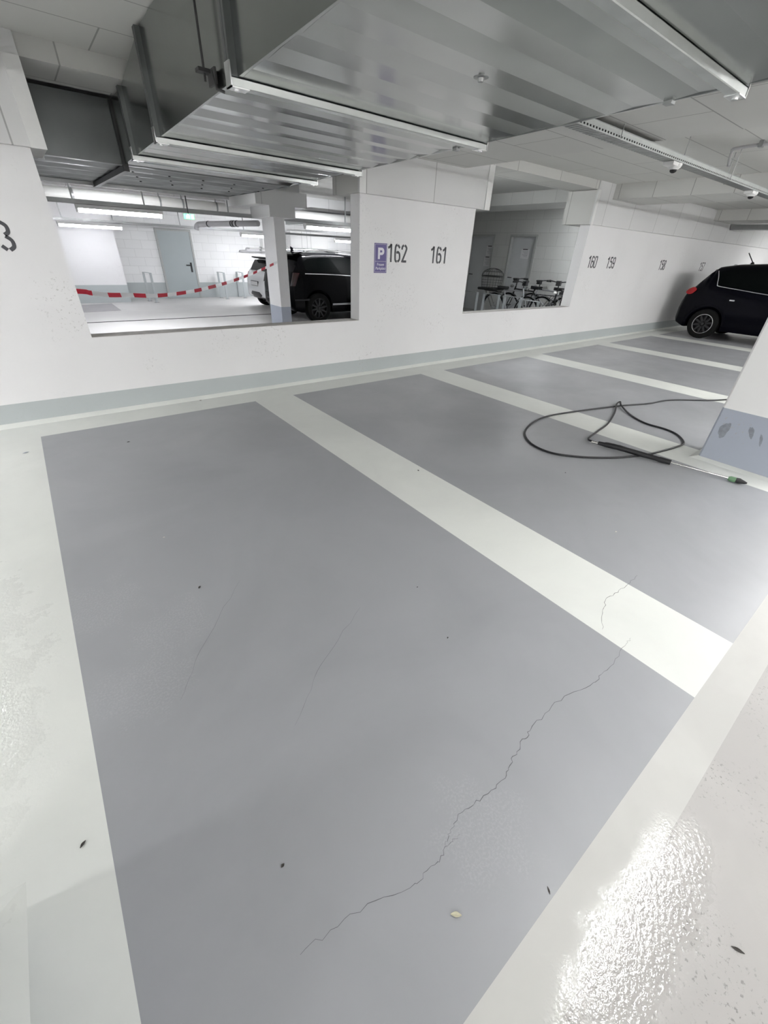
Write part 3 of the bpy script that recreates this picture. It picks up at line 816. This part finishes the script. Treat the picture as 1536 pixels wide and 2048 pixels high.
# barrier tape
TP = [(.43,6.08,1.01),(.56,6.21,.98),(.75,6.40,.94),(1.02,6.67,.91),(1.31,6.96,.87),(1.64,7.29,.85),(2.09,7.73,.85),(2.5,8.14,.87),(2.91,8.55,.90),(3.46,9.10,.96),(3.96,9.60,1.03),(4.5,10.13,1.12),(4.86,10.46,1.19)]
P = smooth_path([(-.3, 5.4, 1.10)] + TP, 10)
m = MB(); acc = 0
for i in range(len(P)-1):
    acc += (P[i+1]-P[i]).length
    def wv(k):
        tw = .25*sin(k*.13); hw = .025
        return Vector((sin(tw)*.5*hw, -sin(tw)*.5*hw, cos(tw)*hw))
    mi = 1 if (acc/.245) % 2 < 1 else 0
    m.face([P[i]-wv(i), P[i+1]-wv(i+1), P[i+1]+wv(i+1), P[i]+wv(i)], mi)
o = m.build('barrier_tape', [M['tapew'], M['taper']], weld=True)
tag(o, 'red and white barrier tape sagging across the lower garage to the column', 'tape')

# ------------------------------------------------------------------ cars
def interp(tab, s):
    if s <= tab[0][0]: return tab[0][1]
    for (a, va), (c, vc) in zip(tab, tab[1:]):
        if s <= c:
            t = (s-a)/(c-a); return va + (vc-va)*t
    return tab[-1][1]
class Car:
    """rear end at x=0, nose along +x, centre line y=0"""
    def __init__(c, top, bot, width, belt, roofw, L, axles, rw, sill=.24):
        c.top, c.bot, c.width, c.belt, c.roofw, c.L, c.axles, c.rw, c.sill = top, bot, width, belt, roofw, L, axles, rw, sill
    def sect(c, s):
        zt = interp(c.top, s); zb = interp(c.bot, s); w = interp(c.width, s); rw = interp(c.roofw, s)
        zs = zb
        for a in c.axles:
            d = abs(s-a); R = c.rw+.055
            if d < R: zs = max(zs, c.rw + sqrt(R*R-d*d))
        be = min(interp(c.belt, s), zt-.03)
        zs = min(zs, be-.06)
        zm = max(zs+.03, min(.62, be-.04)); zm2 = max(zm+.01, be-.16)
        k = min(1, max(0, (zt-be)/.35)); wr = w*.955*(1-k) + rw*k
        return [(0, zb), (w*.80, zb), (w*.955, zs), (w*.99, zs+.04), (w, zm), (w*.985, zm2), (w*.955, be), (wr+(w*.955-wr)*.12, zt-(zt-be)*.17), (wr*.86, zt-.02*k), (wr*.45, zt), (0, zt+.008)]
    def stations(c):
        out = []; s = c.top[0][0]
        while s < c.L-.02:
            out.append(s)
            s += .02 if s < .7 or any(abs(s-a) < c.rw+.1 for a in c.axles) or s > c.L-.3 else .06
        return out + [c.L-.02]
    def body(c, mat, parent):
        m = MB(); rows = []
        for s in c.stations():
            q = c.sect(s); rows.append([(s, -y, z) for y, z in reversed(q)] + [(s, y, z) for y, z in q[1:-1]])
        m.grid(rows, 0, True)
        m.face(rows[0]); m.face(list(reversed(rows[-1])))
        return m.build('body', mat, parent, smooth=True, weld=True)
    def side(c, s, t, off=0):
        """t=0 belt, 1 roof edge; negative goes down the flank"""
        q = c.sect(s)
        if t >= 0: a, e = Vector(q[6]), Vector(q[7])
        else: a, e = Vector(q[6]), Vector(q[6])*2 - Vector(q[5])
        p = a + (e-a)*abs(t) if t >= 0 else a + (Vector(q[5])-a)*(-t)
        d = (e-a); n = Vector((d.y, -d.x)).normalized()
        if n.x < 0: n = -n
        p = p + n*off
        return p
    def panel(c, outline, sg, off, name, mat, parent, n=24):
        """outline: list of (s0, t_low, t_high)"""
        rows = []
        s0, s1 = outline[0][0], outline[-1][0]
        for i in range(n+1):
            s = s0+(s1-s0)*i/n
            lo = interp([(a, x) for a, x, y in outline], s); hi = interp([(a, y) for a, x, y in outline], s)
            r = []
            for j in range(4):
                t = lo+(hi-lo)*j/3; p = c.side(s, t, off); r.append((s, sg*p.x, p.y))
            rows.append(r)
        return MB().grid(rows).build(name, mat, parent, smooth=True)
def wheel(parent, x, y, sg, r, w, rim, spokes, rr, lip=None):
    t = MB(); h = w/2
    t.lathe([(r*.66, -h*.9), (r*.8, -h), (r*.95, -h*.95), (r, -h*.7), (r, h*.7), (r*.95, h*.95), (r*.8, h), (r*.66, h*.9), (r*.66, -h*.9)], (x, y, r), 'y', 40)
    o = t.build('wheel', M['rubber'], parent, smooth=True)
    m = MB(); yo = y + sg*h*.80
    m.lathe([(rr, -sg*.10), (rr, sg*.012), (rr*.93, sg*.014), (rr*.90, 0), (rr*.88, -sg*.06)], (x, yo, r), 'y', 40)
    m.lathe([(0, sg*.010), (rr*.16, sg*.010), (rr*.20, -sg*.01)], (x, yo, r), 'y', 20)
    for k in range(spokes):
        a = 2*pi*k/spokes+.2; ct, st = cos(a), sin(a)
        pts = []
        for rad, wd in ((rr*.12, .026), (rr*.92, .017)):
            for q in (-1, 1): pts.append((x+rad*ct-q*wd*st, rad*st+q*wd*ct+r))
        p = [pts[0], pts[1], pts[3], pts[2]]
        m.hexa([(u, yo-sg*.03, v) for u, v in p] + [(u, yo+sg*.004, v) for u, v in p])
    m.build('rim', rim, o)
    if lip:
        m = MB(); m.lathe([(rr*1.005, sg*.016), (rr*.95, sg*.018), (rr*.92, sg*.004)], (x, yo, r), 'y', 40); m.build('rim_lip', lip, o)
    m = MB(); m.lathe([(0, 0), (rr*.9, 0)], (x, yo-sg*.075, r), 'y', 24); m.build('brake_disc', M['greypl'], o)
    return o

# dark hatchback (only its tail shows before the pillar)
KG = Car(top=[(.03,.62),(.08,.74),(.15,.90),(.20,1.00),(.30,1.10),(.42,1.30),(.52,1.46),(.58,1.53),(.9,1.585),(1.5,1.62),(2.2,1.60),(2.9,1.46),(3.5,1.10),(4.2,.98),(4.5,.75)],
         bot=[(.03,.54),(.08,.36),(.14,.30),(.35,.22),(.6,.21),(4.1,.22),(4.5,.5)],
         width=[(.03,.55),(.08,.72),(.16,.83),(.35,.90),(.6,.925),(3.6,.92),(4.2,.8),(4.5,.5)],
         belt=[(.0,.60),(.2,.95),(.35,1.06),(.5,1.17),(.85,1.13),(1.8,1.04),(3.4,.96)],
         roofw=[(.3,.60),(.6,.62),(2.4,.63),(3.2,.6)], L=4.5, axles=(.80, 3.45), rw=.325)
car = thing('dark_car', 'dark blue hatchback parked tail to the wall, cut off by the pillar', 'car', (13.78, 4.63, 0), radians(-90))
KG.body(M['darkblue'], car)
# local -y looks to world -x after the turn
for sg in (-1, 1):
    KG.panel([(.66, .30, .80), (.74, .05, .88), (1.0, .04, .93), (1.9, .04, .95), (2.7, .05, .9), (3.1, .05, .25)], sg, .006, 'side_window', M['glass'], car, 40)
    pts = []
    for s, tt in ((.62, .86), (.70, .45), (.76, .06), (.82, -.02), (1.2, -.03), (1.8, -.03), (2.5, -.03), (3.1, -.03)):
        p = KG.side(s, tt, .012); pts.append((s, sg*p.x, p.y))
    MB().tube(smooth_path(pts, 5), .009, 6).build('window_trim', M['chrome'], car, smooth=True)
    rows = []
    for i in range(13):
        s = .14+.24*i/12; r = []
        for j in range(6):
            t_ = j/5; lo, hi = .905+.04*(s-.14)/.24, 1.02+.10*(s-.14)/.24
            e_ = 1-abs((s-.26)/.12)**2.5*.9
            zc = (lo+hi)/2; z = zc+(hi-lo)*(t_-.5)*max(.15, e_)
            w = interp(KG.width, s)*.985
            r.append((s, sg*(w+.008-.03*max(0, z-.98)), z))
        rows.append(r)
    MB().grid(rows).build('tail_light', M['red'], car, smooth=True)
    rows = []
    for i in range(25):                      # lower bumper and arch lip in plastic
        a = pi*i/24; rows.append([(.80-.385*cos(a), sg*.927, .325+.385*sin(a)), (.80-.43*cos(a), sg*.93, .325+.43*sin(a)), (.80-.44*cos(a), sg*.91, .325+.44*sin(a))])
    MB().grid(rows).build('wheel_arch', M['darkblue'], car, smooth=True)
    for x in (.80, 3.45): wheel(car, x, sg*.82, sg, .325, .22, M['alloy_d'], 10, .215, M['alloy'])
rows = []
for i in range(9):
    s = .33+.19*i/8; z = interp(KG.top, s)
    rows.append([(s-.012, y, z+.012-abs(y)*.02) for y in (-.52, -.3, 0, .3, .52)])
MB().grid(rows).build('rear_window', M['glass'], car, smooth=True)
m = MB(); m.lathe([(.045, 0), (.03, .03), (.012, .045)], (1.02, -.0, 1.60), 'z', 12); m.tube([(1.02, 0, 1.63), (.86, 0, 1.82)], .010)
m.build('aerial', M['gun'], car)
m = MB(); m.box(1.15, 1.25, -.955, -.925, .86, .885); m.box(1.15, 1.25, .925, .955, .86, .885); m.build('door_handle', M['chrome'], car)

# black SUV and white car in the lower garage
SV = Car(top=[(.03,.72),(.08,.86),(.14,1.05),(.20,1.20),(.34,1.40),(.46,1.56),(.56,1.62),(1.0,1.655),(1.8,1.66),(2.6,1.60),(3.2,1.35),(3.6,1.12),(4.4,1.0),(4.68,.75)],
         bot=[(.03,.62),(.07,.42),(.2,.30),(.5,.25),(4.2,.25),(4.68,.55)],
         width=[(.03,.62),(.08,.80),(.18,.90),(.4,.955),(.8,.97),(3.8,.96),(4.4,.85),(4.68,.6)],
         belt=[(.0,.7),(.2,1.12),(.4,1.19),(1.2,1.18),(3.4,1.08)], roofw=[(.3,.62),(.7,.66),(2.6,.66),(3.3,.6)], L=4.68, axles=(.86, 3.72), rw=.365)
suv = thing('black_car', 'black estate car parked behind the column, seen through the left opening', 'car', (5.36, 11.90, LOW))
SV.body(M['blackpaint'], suv)
for sg in (-1, 1):
    SV.panel([(.55, .25, .7), (.7, .08, .88), (1.2, .06, .94), (2.5, .06, .92), (3.2, .06, .3)], sg, .006, 'side_window', M['glass'], suv, 36)
    pts = [(s, sg*SV.side(s, -.04, .012).x, SV.side(s, -.04, .012).y) for s in (.5, 1.0, 1.6, 2.4, 3.2)]
    MB().tube(smooth_path(pts, 4), .011, 6).build('window_trim', M['chrome'], suv, smooth=True)
    m = MB(); m.tube(smooth_path([(.72, sg*.63, 1.655), (.85, sg*.635, 1.69), (1.8, sg*.64, 1.70), (2.5, sg*.62, 1.64)], 6), .016, 8); m.build('roof_rail', M['chrome'], suv, smooth=True)
    m = MB(); w = .972
    m.box(1.30, 3.3, sg*w-.012, sg*w+.012, .43, .475); m.build('sill_trim', M['alloy'], suv)
    m = MB(); m.hexa([(.11, sg*.85-.02, .9), (.20, sg*.91-.02, .9), (.20, sg*.91+.02, .9), (.11, sg*.85+.02, .9), (.20, sg*.85-.02, 1.2), (.34, sg*.9-.03, 1.2), (.34, sg*.9+.0, 1.2), (.20, sg*.85+.02, 1.2)])
    m.build('tail_light', M['red_d'], suv)
    m = MB(); m.box(.16, .66, sg*.955-.012, sg*.955+.014, .56, .60); m.build('bumper_trim', M['alloy_d'], suv)
    for x in (.86, 3.72): wheel(suv, x, sg*.875, sg, .365, .235, M['alloy_d'], 10, .255)
m = MB(); m.prism([(.60, 1.65), (.68, 1.665), (.66, 1.74), (.60, 1.77)], -.02, .02, 'y'); m.build('roof_fin', M['blackpaint'], suv)
m = MB(); m.prism([(.36, 1.57), (.34, 1.60), (.58, 1.655), (.66, 1.645)], -.60, .60, 'y'); m.build('roof_spoiler', M['blackpaint'], suv, bevel=.008)
m = MB(); m.box(.055, .075, -.26, .26, .80, .92); p = m.build('licence_plate', M['plate'], suv)
MB().box(.045, .07, -.62, .62, .50, .60).build('bumper_trim', M['alloy_d'], suv)

WC = Car(top=[(.03,.70),(.10,.95),(.20,1.05),(.32,1.25),(.42,1.38),(.5,1.43),(1.0,1.48),(2.2,1.46),(2.9,1.2),(3.3,1.0),(4.0,.9),(4.25,.7)],
         bot=[(.03,.55),(.08,.36),(.3,.27),(3.9,.25),(4.25,.5)],
         width=[(.03,.58),(.09,.75),(.2,.85),(.45,.89),(3.6,.89),(4.25,.5)],
         belt=[(0,.65),(.2,.98),(.5,1.05),(3.0,.95)], roofw=[(.3,.56),(.6,.6),(3,.58)], L=4.25, axles=(.72, 3.3), rw=.31)
wc = thing('white_car', 'white hatchback whose tail shows left of the column beside the black car', 'car', (5.80, 14.35, LOW))
WC.body(M['whitepaint'], wc)
for sg in (-1, 1):
    WC.panel([(.5, .1, .7), (.7, .06, .9), (2.2, .06, .92), (2.8, .06, .3)], sg, .006, 'side_window', M['glass'], wc)
    m = MB(); m.hexa([(.12, sg*.78-.02, .86), (.24, sg*.87-.02, .90), (.24, sg*.87+.02, .90), (.12, sg*.78+.02, .86), (.18, sg*.76-.02, 1.02), (.30, sg*.86-.03, 1.04), (.30, sg*.86+.01, 1.04), (.18, sg*.76+.02, 1.02)])
    m.build('tail_light', M['red'], wc)
    for x in (.72, 3.3): wheel(wc, x, sg*.79, sg, .31, .2, M['alloy'], 8, .2)
rows = []
for i in range(9):
    s = .215+.19*i/8; z = interp(WC.top, s); rows.append([(s-.014, y, z+.014-abs(y)*.02) for y in (-.62, -.3, 0, .3, .62)])
MB().grid(rows).build('rear_window', M['glass'], wc, smooth=True)
MB().prism([(.36, 1.40), (.26, 1.43), (.28, 1.46), (.56, 1.475)], -.58, .58, 'y').build('roof_spoiler', M['gun'], wc, bevel=.006)
m = MB(); rows = []
for i in range(13):
    y = -.80+1.6*i/12; s = .035 + .14*(abs(y)/.8)**3
    rows.append([(s, y, .50), (s+.01, y, .40), (s+.10, y, .30), (s+.3, y, .27)])
MB().grid(rows).build('lower_bumper', M['gun'], wc, smooth=True)
q = MB().box(.030, .05, -.28, .28, .66, .80).build('plate_surround', M['gun'], wc)
MB().box(.022, .03, -.25, .25, .675, .785).build('licence_plate', M['plate'], q)

# ------------------------------------------------------------------ bicycles
def bicycle(name, label, loc, rz, fm, basket=False, hb=1.03, sd=.92, pannier=False):
    t = thing(name, label, 'bicycle', loc, rz, 'bicycles in the bicycle room')
    R = .34
    for x in (-.53, .53):
        m = MB(); m.tube([(x+R*cos(2*pi*k/36), 0, R+R*sin(2*pi*k/36)) for k in range(36)], .02, 8, True)
        w = m.build('wheel', M['rubber'], t, smooth=True)
        m = MB()
        m.tube([(x+(R-.025)*cos(2*pi*k/30), 0, R+(R-.025)*sin(2*pi*k/30)) for k in range(30)], .009, 6, True)
        for k in range(14):
            a = 2*pi*k/14; m.tube([(x, .015*(-1)**k, R), (x+(R-.03)*cos(a), 0, R+(R-.03)*sin(a))], .0022, 4)
        m.tube([(x, -.05, R), (x, .05, R)], .02, 8)
        m.build('spokes', M['frame_s'], w)
    bb = (-.08, 0, .29); hd = (.36, 0, .80); hd2 = (.40, 0, .66); st = (-.22, 0, .78)
    m = MB(); m.tube([bb, hd2], .019); m.tube([st, hd], .017); m.tube([bb, (-.245, 0, .84)], .017)
    for s in (-1, 1):
        m.tube([(-.10, s*.03, .29), (-.53, s*.06, R)], .010); m.tube([(st[0], s*.02, .76), (-.53, s*.06, R)], .009)
    m.tube([(.345, 0, .86), (.41, 0, .62)], .021)
    for s in (-1, 1): m.tube(smooth_path([(.41, 0, .62), (.43, s*.05, .58), (.53, s*.055, R)], 4), .012)
    m.build('frame', fm, t, smooth=True)
    m = MB(); m.tube([(.345, 0, .86), (.33, 0, hb-.03)], .013)
    m.tube(smooth_path([(.20, -.27, hb), (.33, -.20, hb+.01), (.36, 0, hb-.01), (.33, .20, hb+.01), (.20, .27, hb)], 6), .012)
    for s in (-1, 1): m.tube([(.19, s*.275, hb), (.30, s*.225, hb+.005)], .023)
    m.box(.32, .42, -.05, .05, hb-.08, hb+.02)
    m.build('handlebar', M['gun'], t, smooth=True)
    m = MB(); rows = []
    for i in range(9):
        x = -.40+.28*i/8; w = .085*(1-(i/8))**.7+.018
        rows.append([(x, -w, sd-.03), (x, -w*.8, sd), (x, 0, sd+.008), (x, w*.8, sd), (x, w, sd-.03)])
    m.grid(rows); m.grid([[(p[0], p[1], p[2]-.035) for p in r] for r in rows]); m.tube([(-.25, 0, .8), (-.27, 0, sd)], .013)
    m.build('saddle', M['gun'], t, smooth=True)
    m = MB(); m.lathe([(.09, -.004), (.09, .004)], (-.08, -.06, .29), 'y', 24); m.tube([(-.08, -.08, .29), (-.02, -.085, .14)], .011); m.tube([(-.08, .08, .29), (-.14, .085, .44)], .011)
    m.box(-.06, .03, -.18, -.09, .125, .15); m.box(-.18, -.09, .09, .18, .43, .455)
    m.build('crank', M['gun'], t)
    m = MB()
    for s in (-1, 1): m.tube([(-.28, s*.06, .72), (-.85, s*.07, .73)], .007); m.tube([(-.80, s*.07, .73), (-.53, s*.07, .36)], .006)
    for k in range(4): m.tube([(-.40-.14*k, -.07, .73), (-.40-.14*k, .07, .73)], .006)
    m.build('luggage_rack', M['gun'], t)
    for x, a0, a1 in ((-.53, .5, 3.3), (.53, .35, 2.4)):
        MB().grid([[(x+.375*cos(a0+(a1-a0)*k/16), y, R+.375*sin(a0+(a1-a0)*k/16)) for y in (-.03, 0, .03)] for k in range(17)]).build('mudguard', M['gun'], t, smooth=True)
    m = MB(); m.lathe([(.0, .045), (.035, .04), (.04, 0), (.02, -.04), (0, -.045)], (.46, 0, .86), 'x', 14); m.build('headlight', M['chrome'], t, smooth=True)
    if basket:
        b_ = MB().box(-.98, -.42, -.24, .24, .745, .80).build('basket_tray', M['wire'], t, bevel=.02)
        m = MB(); cx, z0 = -.70, .80
        def ring(z, rx, ry, r): m.tube([(cx+rx*cos(2*pi*k/28), ry*sin(2*pi*k/28), z) for k in range(28)], r, 5, True)
        for k in range(5): ring(z0+.06*k, .27+.006*k, .23+.006*k, .0032)
        ring(z0+.27, .30, .26, .010)
        for k in range(22):
            a = 2*pi*k/22; c_, s_ = cos(a), sin(a)
            m.tube([(cx+.27*c_, .23*s_, z0), (cx+.30*c_, .26*s_, z0+.27)], .003, 4)
        for k in range(11):
            a = pi*k/11; c_, s_ = cos(a), sin(a); pts = []
            for j in range(11):
                q = pi*j/10; pts.append((cx+.30*cos(q)*c_, .26*cos(q)*s_, z0+.28+.17*sin(q)))
            m.tube(pts, .004, 4)
        ring(z0+.37, .25, .21, .004)
        m.build('wire_basket', M['wire'], b_)
    if pannier:
        MB().box(-.78, -.44, -.17, .17, .74, .86).build('bag', M['gun'], t, bevel=.03)
    return t
bicycle('bicycle', 'bicycle with a domed black wire basket on its rear rack', (9.95, 7.45, 0), radians(-90), M['frame_s'], True, 1.0, .86)
bicycle('bicycle', 'black bicycle with high handlebars, next right of the basket bicycle', (10.45, 7.36, 0), radians(92), M['frame_k'], False, 1.03, .90)
bicycle('bicycle', 'dark bicycle half hidden between the high handlebars and the rightmost bicycle', (11.12, 7.10, 0), radians(90), M['frame_s'], False, 1.0, .88, True)
bicycle('bicycle', 'rightmost black bicycle, close to the opening edge', (10.05, 6.10, 0), radians(196), M['frame_k'], False, 1.08, .92, True)
GB = 'flat steel hoops of the bicycle room'
def flat_hoop(label, loc, rz, L=.5): return hoop('bicycle_hoop', label, loc, rz, L, .68, GB, .045)
h1 = flat_hoop('pale steel hoop at the left end of the bicycle row, below the wire basket', (9.5, 8.2, 0), radians(90))
dup(h1, (9.5, 7.47, 0), radians(90), 'pale steel hoop between the basket bicycle and its right neighbour')
dup(h1, (9.5, 6.79, 0), radians(90), 'pale steel hoop in front of the high-handlebar bicycle')
dup(h1, (9.1, 6.02, 0), radians(90), 'pale steel hoop beside the rightmost bicycle')

# ------------------------------------------------------------------ pressure washer lance and hose
hz = .0105
HP = [(8.2,1.1),(6.96,1.49),(6.32,1.86),(5.86,1.96),(5.42,2.11),(4.77,2.28),(4.17,2.38),(3.67,2.25),(3.42,2.02),(3.38,1.77),(3.53,1.56),(3.76,1.39),(3.97,1.29),(4.18,1.22),(4.57,1.15),(4.78,1.15),(4.97,1.28),(5.04,1.43),(5.04,1.64),(5.18,1.87),(5.40,2.09),(5.52,2.165),(5.40,2.15),(5.1,2.02),(4.65,1.87),(4.32,1.81),(4.08,1.765),(3.975,1.725),(3.945,1.66)]
HZ = [hz]*len(HP)
for i, z in ((4, .012), (5, .012), (21, .03), (20, .024), (22, .028), (26, .014), (27, .02), (28, .03)): HZ[i] = z
P = smooth_path([(x, y, z) for (x, y), z in zip(HP, HZ)], 9)
o = MB().tube(P, .0095, 10).build('pressure_hose', M['hose'], smooth=True)
tag(o, 'thin black pressure hose looped on the floor in front of the pillar', 'hose')
lance = thing('spray_lance', 'pressure washer lance with black trigger gun lying on the second bay', 'spray lance', (3.93, 1.60, 0))
A = Vector((-.0, .05, .035)); D = Vector((4.20-3.93, .53-1.60, 0)).normalized(); Nn = Vector((-D.y, D.x, 0))
Lp = lambda s, n=0, z=.035: A + D*s + Nn*n + Vector((0, 0, z-.035))
m = MB(); m.tube([Lp(-.02, 0, .03), Lp(.05, 0, .032)], .011, 10); m.build('hose_coupling', M['steel'], lance, smooth=True)
m = MB(); m.tube([Lp(.04, -.0), Lp(.10), Lp(.17, .0, .04), Lp(.24, .0, .042)], [.017, .021, .026, .024], 12); m.build('grip', M['gun'], lance, smooth=True)
m = MB(); m.tube(smooth_path([Lp(.08, -.0), Lp(.10, .052), Lp(.18, .062), Lp(.26, .02, .04)], 5), .009, 8); m.build('trigger_guard', M['gun'], lance, smooth=True)
m = MB(); m.tube([Lp(.11, .02), Lp(.18, .036)], .008, 8); m.build('trigger', M['gun'], lance, smooth=True)
m = MB(); m.tube([Lp(.22, 0, .042), Lp(.30, 0, .038), Lp(.56, 0, .032), Lp(.57, 0, .032), Lp(.66, 0, .031)], [.026, .024, .022, .025, .023], 12); m.build('handle', M['gun'], lance, smooth=True)
m = MB(); m.tube([Lp(.65, 0, .031), Lp(1.10, 0, .026)], .0075, 10); m.build('lance_tube', M['steel'], lance, smooth=True)
m = MB(); m.tube([Lp(1.085, 0, .026), Lp(1.10, 0, .026), Lp(1.14, 0, .026)], [.014, .022, .021], 14); m.build('nozzle_ring', M['green'], lance, smooth=True)
m = MB(); m.tube([Lp(1.135, 0, .026), Lp(1.16, 0, .026), Lp(1.20, 0, .024), Lp(1.215, 0, .024)], [.021, .023, .012, .006], 14); m.build('nozzle', M['gun'], lance, smooth=True)

# ------------------------------------------------------------------ small litter on the floor
def leaf(x, y, L, W, rz, mat, label, name='leaf', cat='leaf', curl=.25):
    m = MB(); rows = []
    for i in range(7):
        u = i/6; w = W*sin(pi*min(.97, max(.06, u)))
        rows.append([((u-.5)*L, -w/2, .001+curl*w), ((u-.5)*L, 0, .001+.1*L*(u-.5)**2), ((u-.5)*L, w/2, .001+curl*w*.6)])
    m.grid(rows); o = m.build(name, mat)
    sm = o.modifiers.new('solid', 'SOLIDIFY'); sm.thickness = .0008
    o.location = (x, y, .0006); o.rotation_euler = (0, 0, rz); tag(o, label, cat)
leaf(.24, 1.80, .020, .010, .9, M['leaf'], 'dark leaf scrap in the upper left part of the first bay')
leaf(-.37, .89, .020, .009, .7, M['leaf'], 'dark leaf scrap on the light strip beside the left pillar base')
leaf(.08, .49, .012, .008, .3, M['leaf'], 'tiny dark leaf crumb in the lower middle of the first bay')
leaf(.30, 4.02, .026, .016, .2, M['leaf'], 'dark leaf scrap near the far left corner of the first bay')
leaf(1.07, .80, .010, .006, .5, M['leaf'], 'tiny dark crumb right of the middle of the first bay')
leaf(2.11, 2.18, .020, .012, 1.4, M['leaf'], 'dark crumb on the light stripe between the first two bays')
leaf(1.18, 1.14, .009, .006, 0, M['leaf'], 'tiny dark crumb in the centre of the first bay')
leaf(3.14, 1.46, .014, .010, 0, M['leaf'], 'dark crumb in the second bay left of the lance')
leaf(-.42, 4.21, .045, .02, .3, M['pil_base'], 'grey flake on the light floor at the far left')
leaf(1.18, 4.87, .03, .018, .2, M['leaf'], 'dark crumb at the foot of the long wall')
leaf(.41, .11, .030, .011, 2.4, M['leaf_p'], 'pale curled leaf near the lower corner of the first bay', curl=.5)
leaf(.66, -.015, .018, .004, 1.0, M['leaf'], 'thin dark sliver on the edge between bay and aisle')
leaf(.96, -.39, .03, .008, 2.0, M['leaf'], 'wet dark twig scrap in the aisle at the lower right')
leaf(2.63, .77, .016, .011, 0, M['chip'], 'pale chip in the near half of the second bay', 'paint_chip', 'chip')
leaf(.20, 2.36, .012, .008, 0, M['chip'], 'small pale chip in the first bay', 'paint_chip', 'chip')

# ------------------------------------------------------------------ world and view
w = bpy.data.worlds.new('world'); S.world = w; w.use_nodes = True
w.node_tree.nodes['Background'].inputs[0].default_value = (.9, .95, 1, 1)
w.node_tree.nodes['Background'].inputs[1].default_value = .05
S.view_settings.view_transform = 'Standard'; S.view_settings.look = 'None'
S.view_settings.exposure = 1.12; S.view_settings.gamma = 1.0
try: S.view_settings.use_curve_mapping = False
except Exception: pass
S.cycles.max_bounces = 7; S.cycles.diffuse_bounces = 4; S.cycles.glossy_bounces = 3
S.cycles.use_adaptive_sampling = True; S.cycles.adaptive_threshold = .03
S.cycles.use_denoising = True; S.cycles.sample_clamp_indirect = 6.0
S.cycles.use_light_tree = True
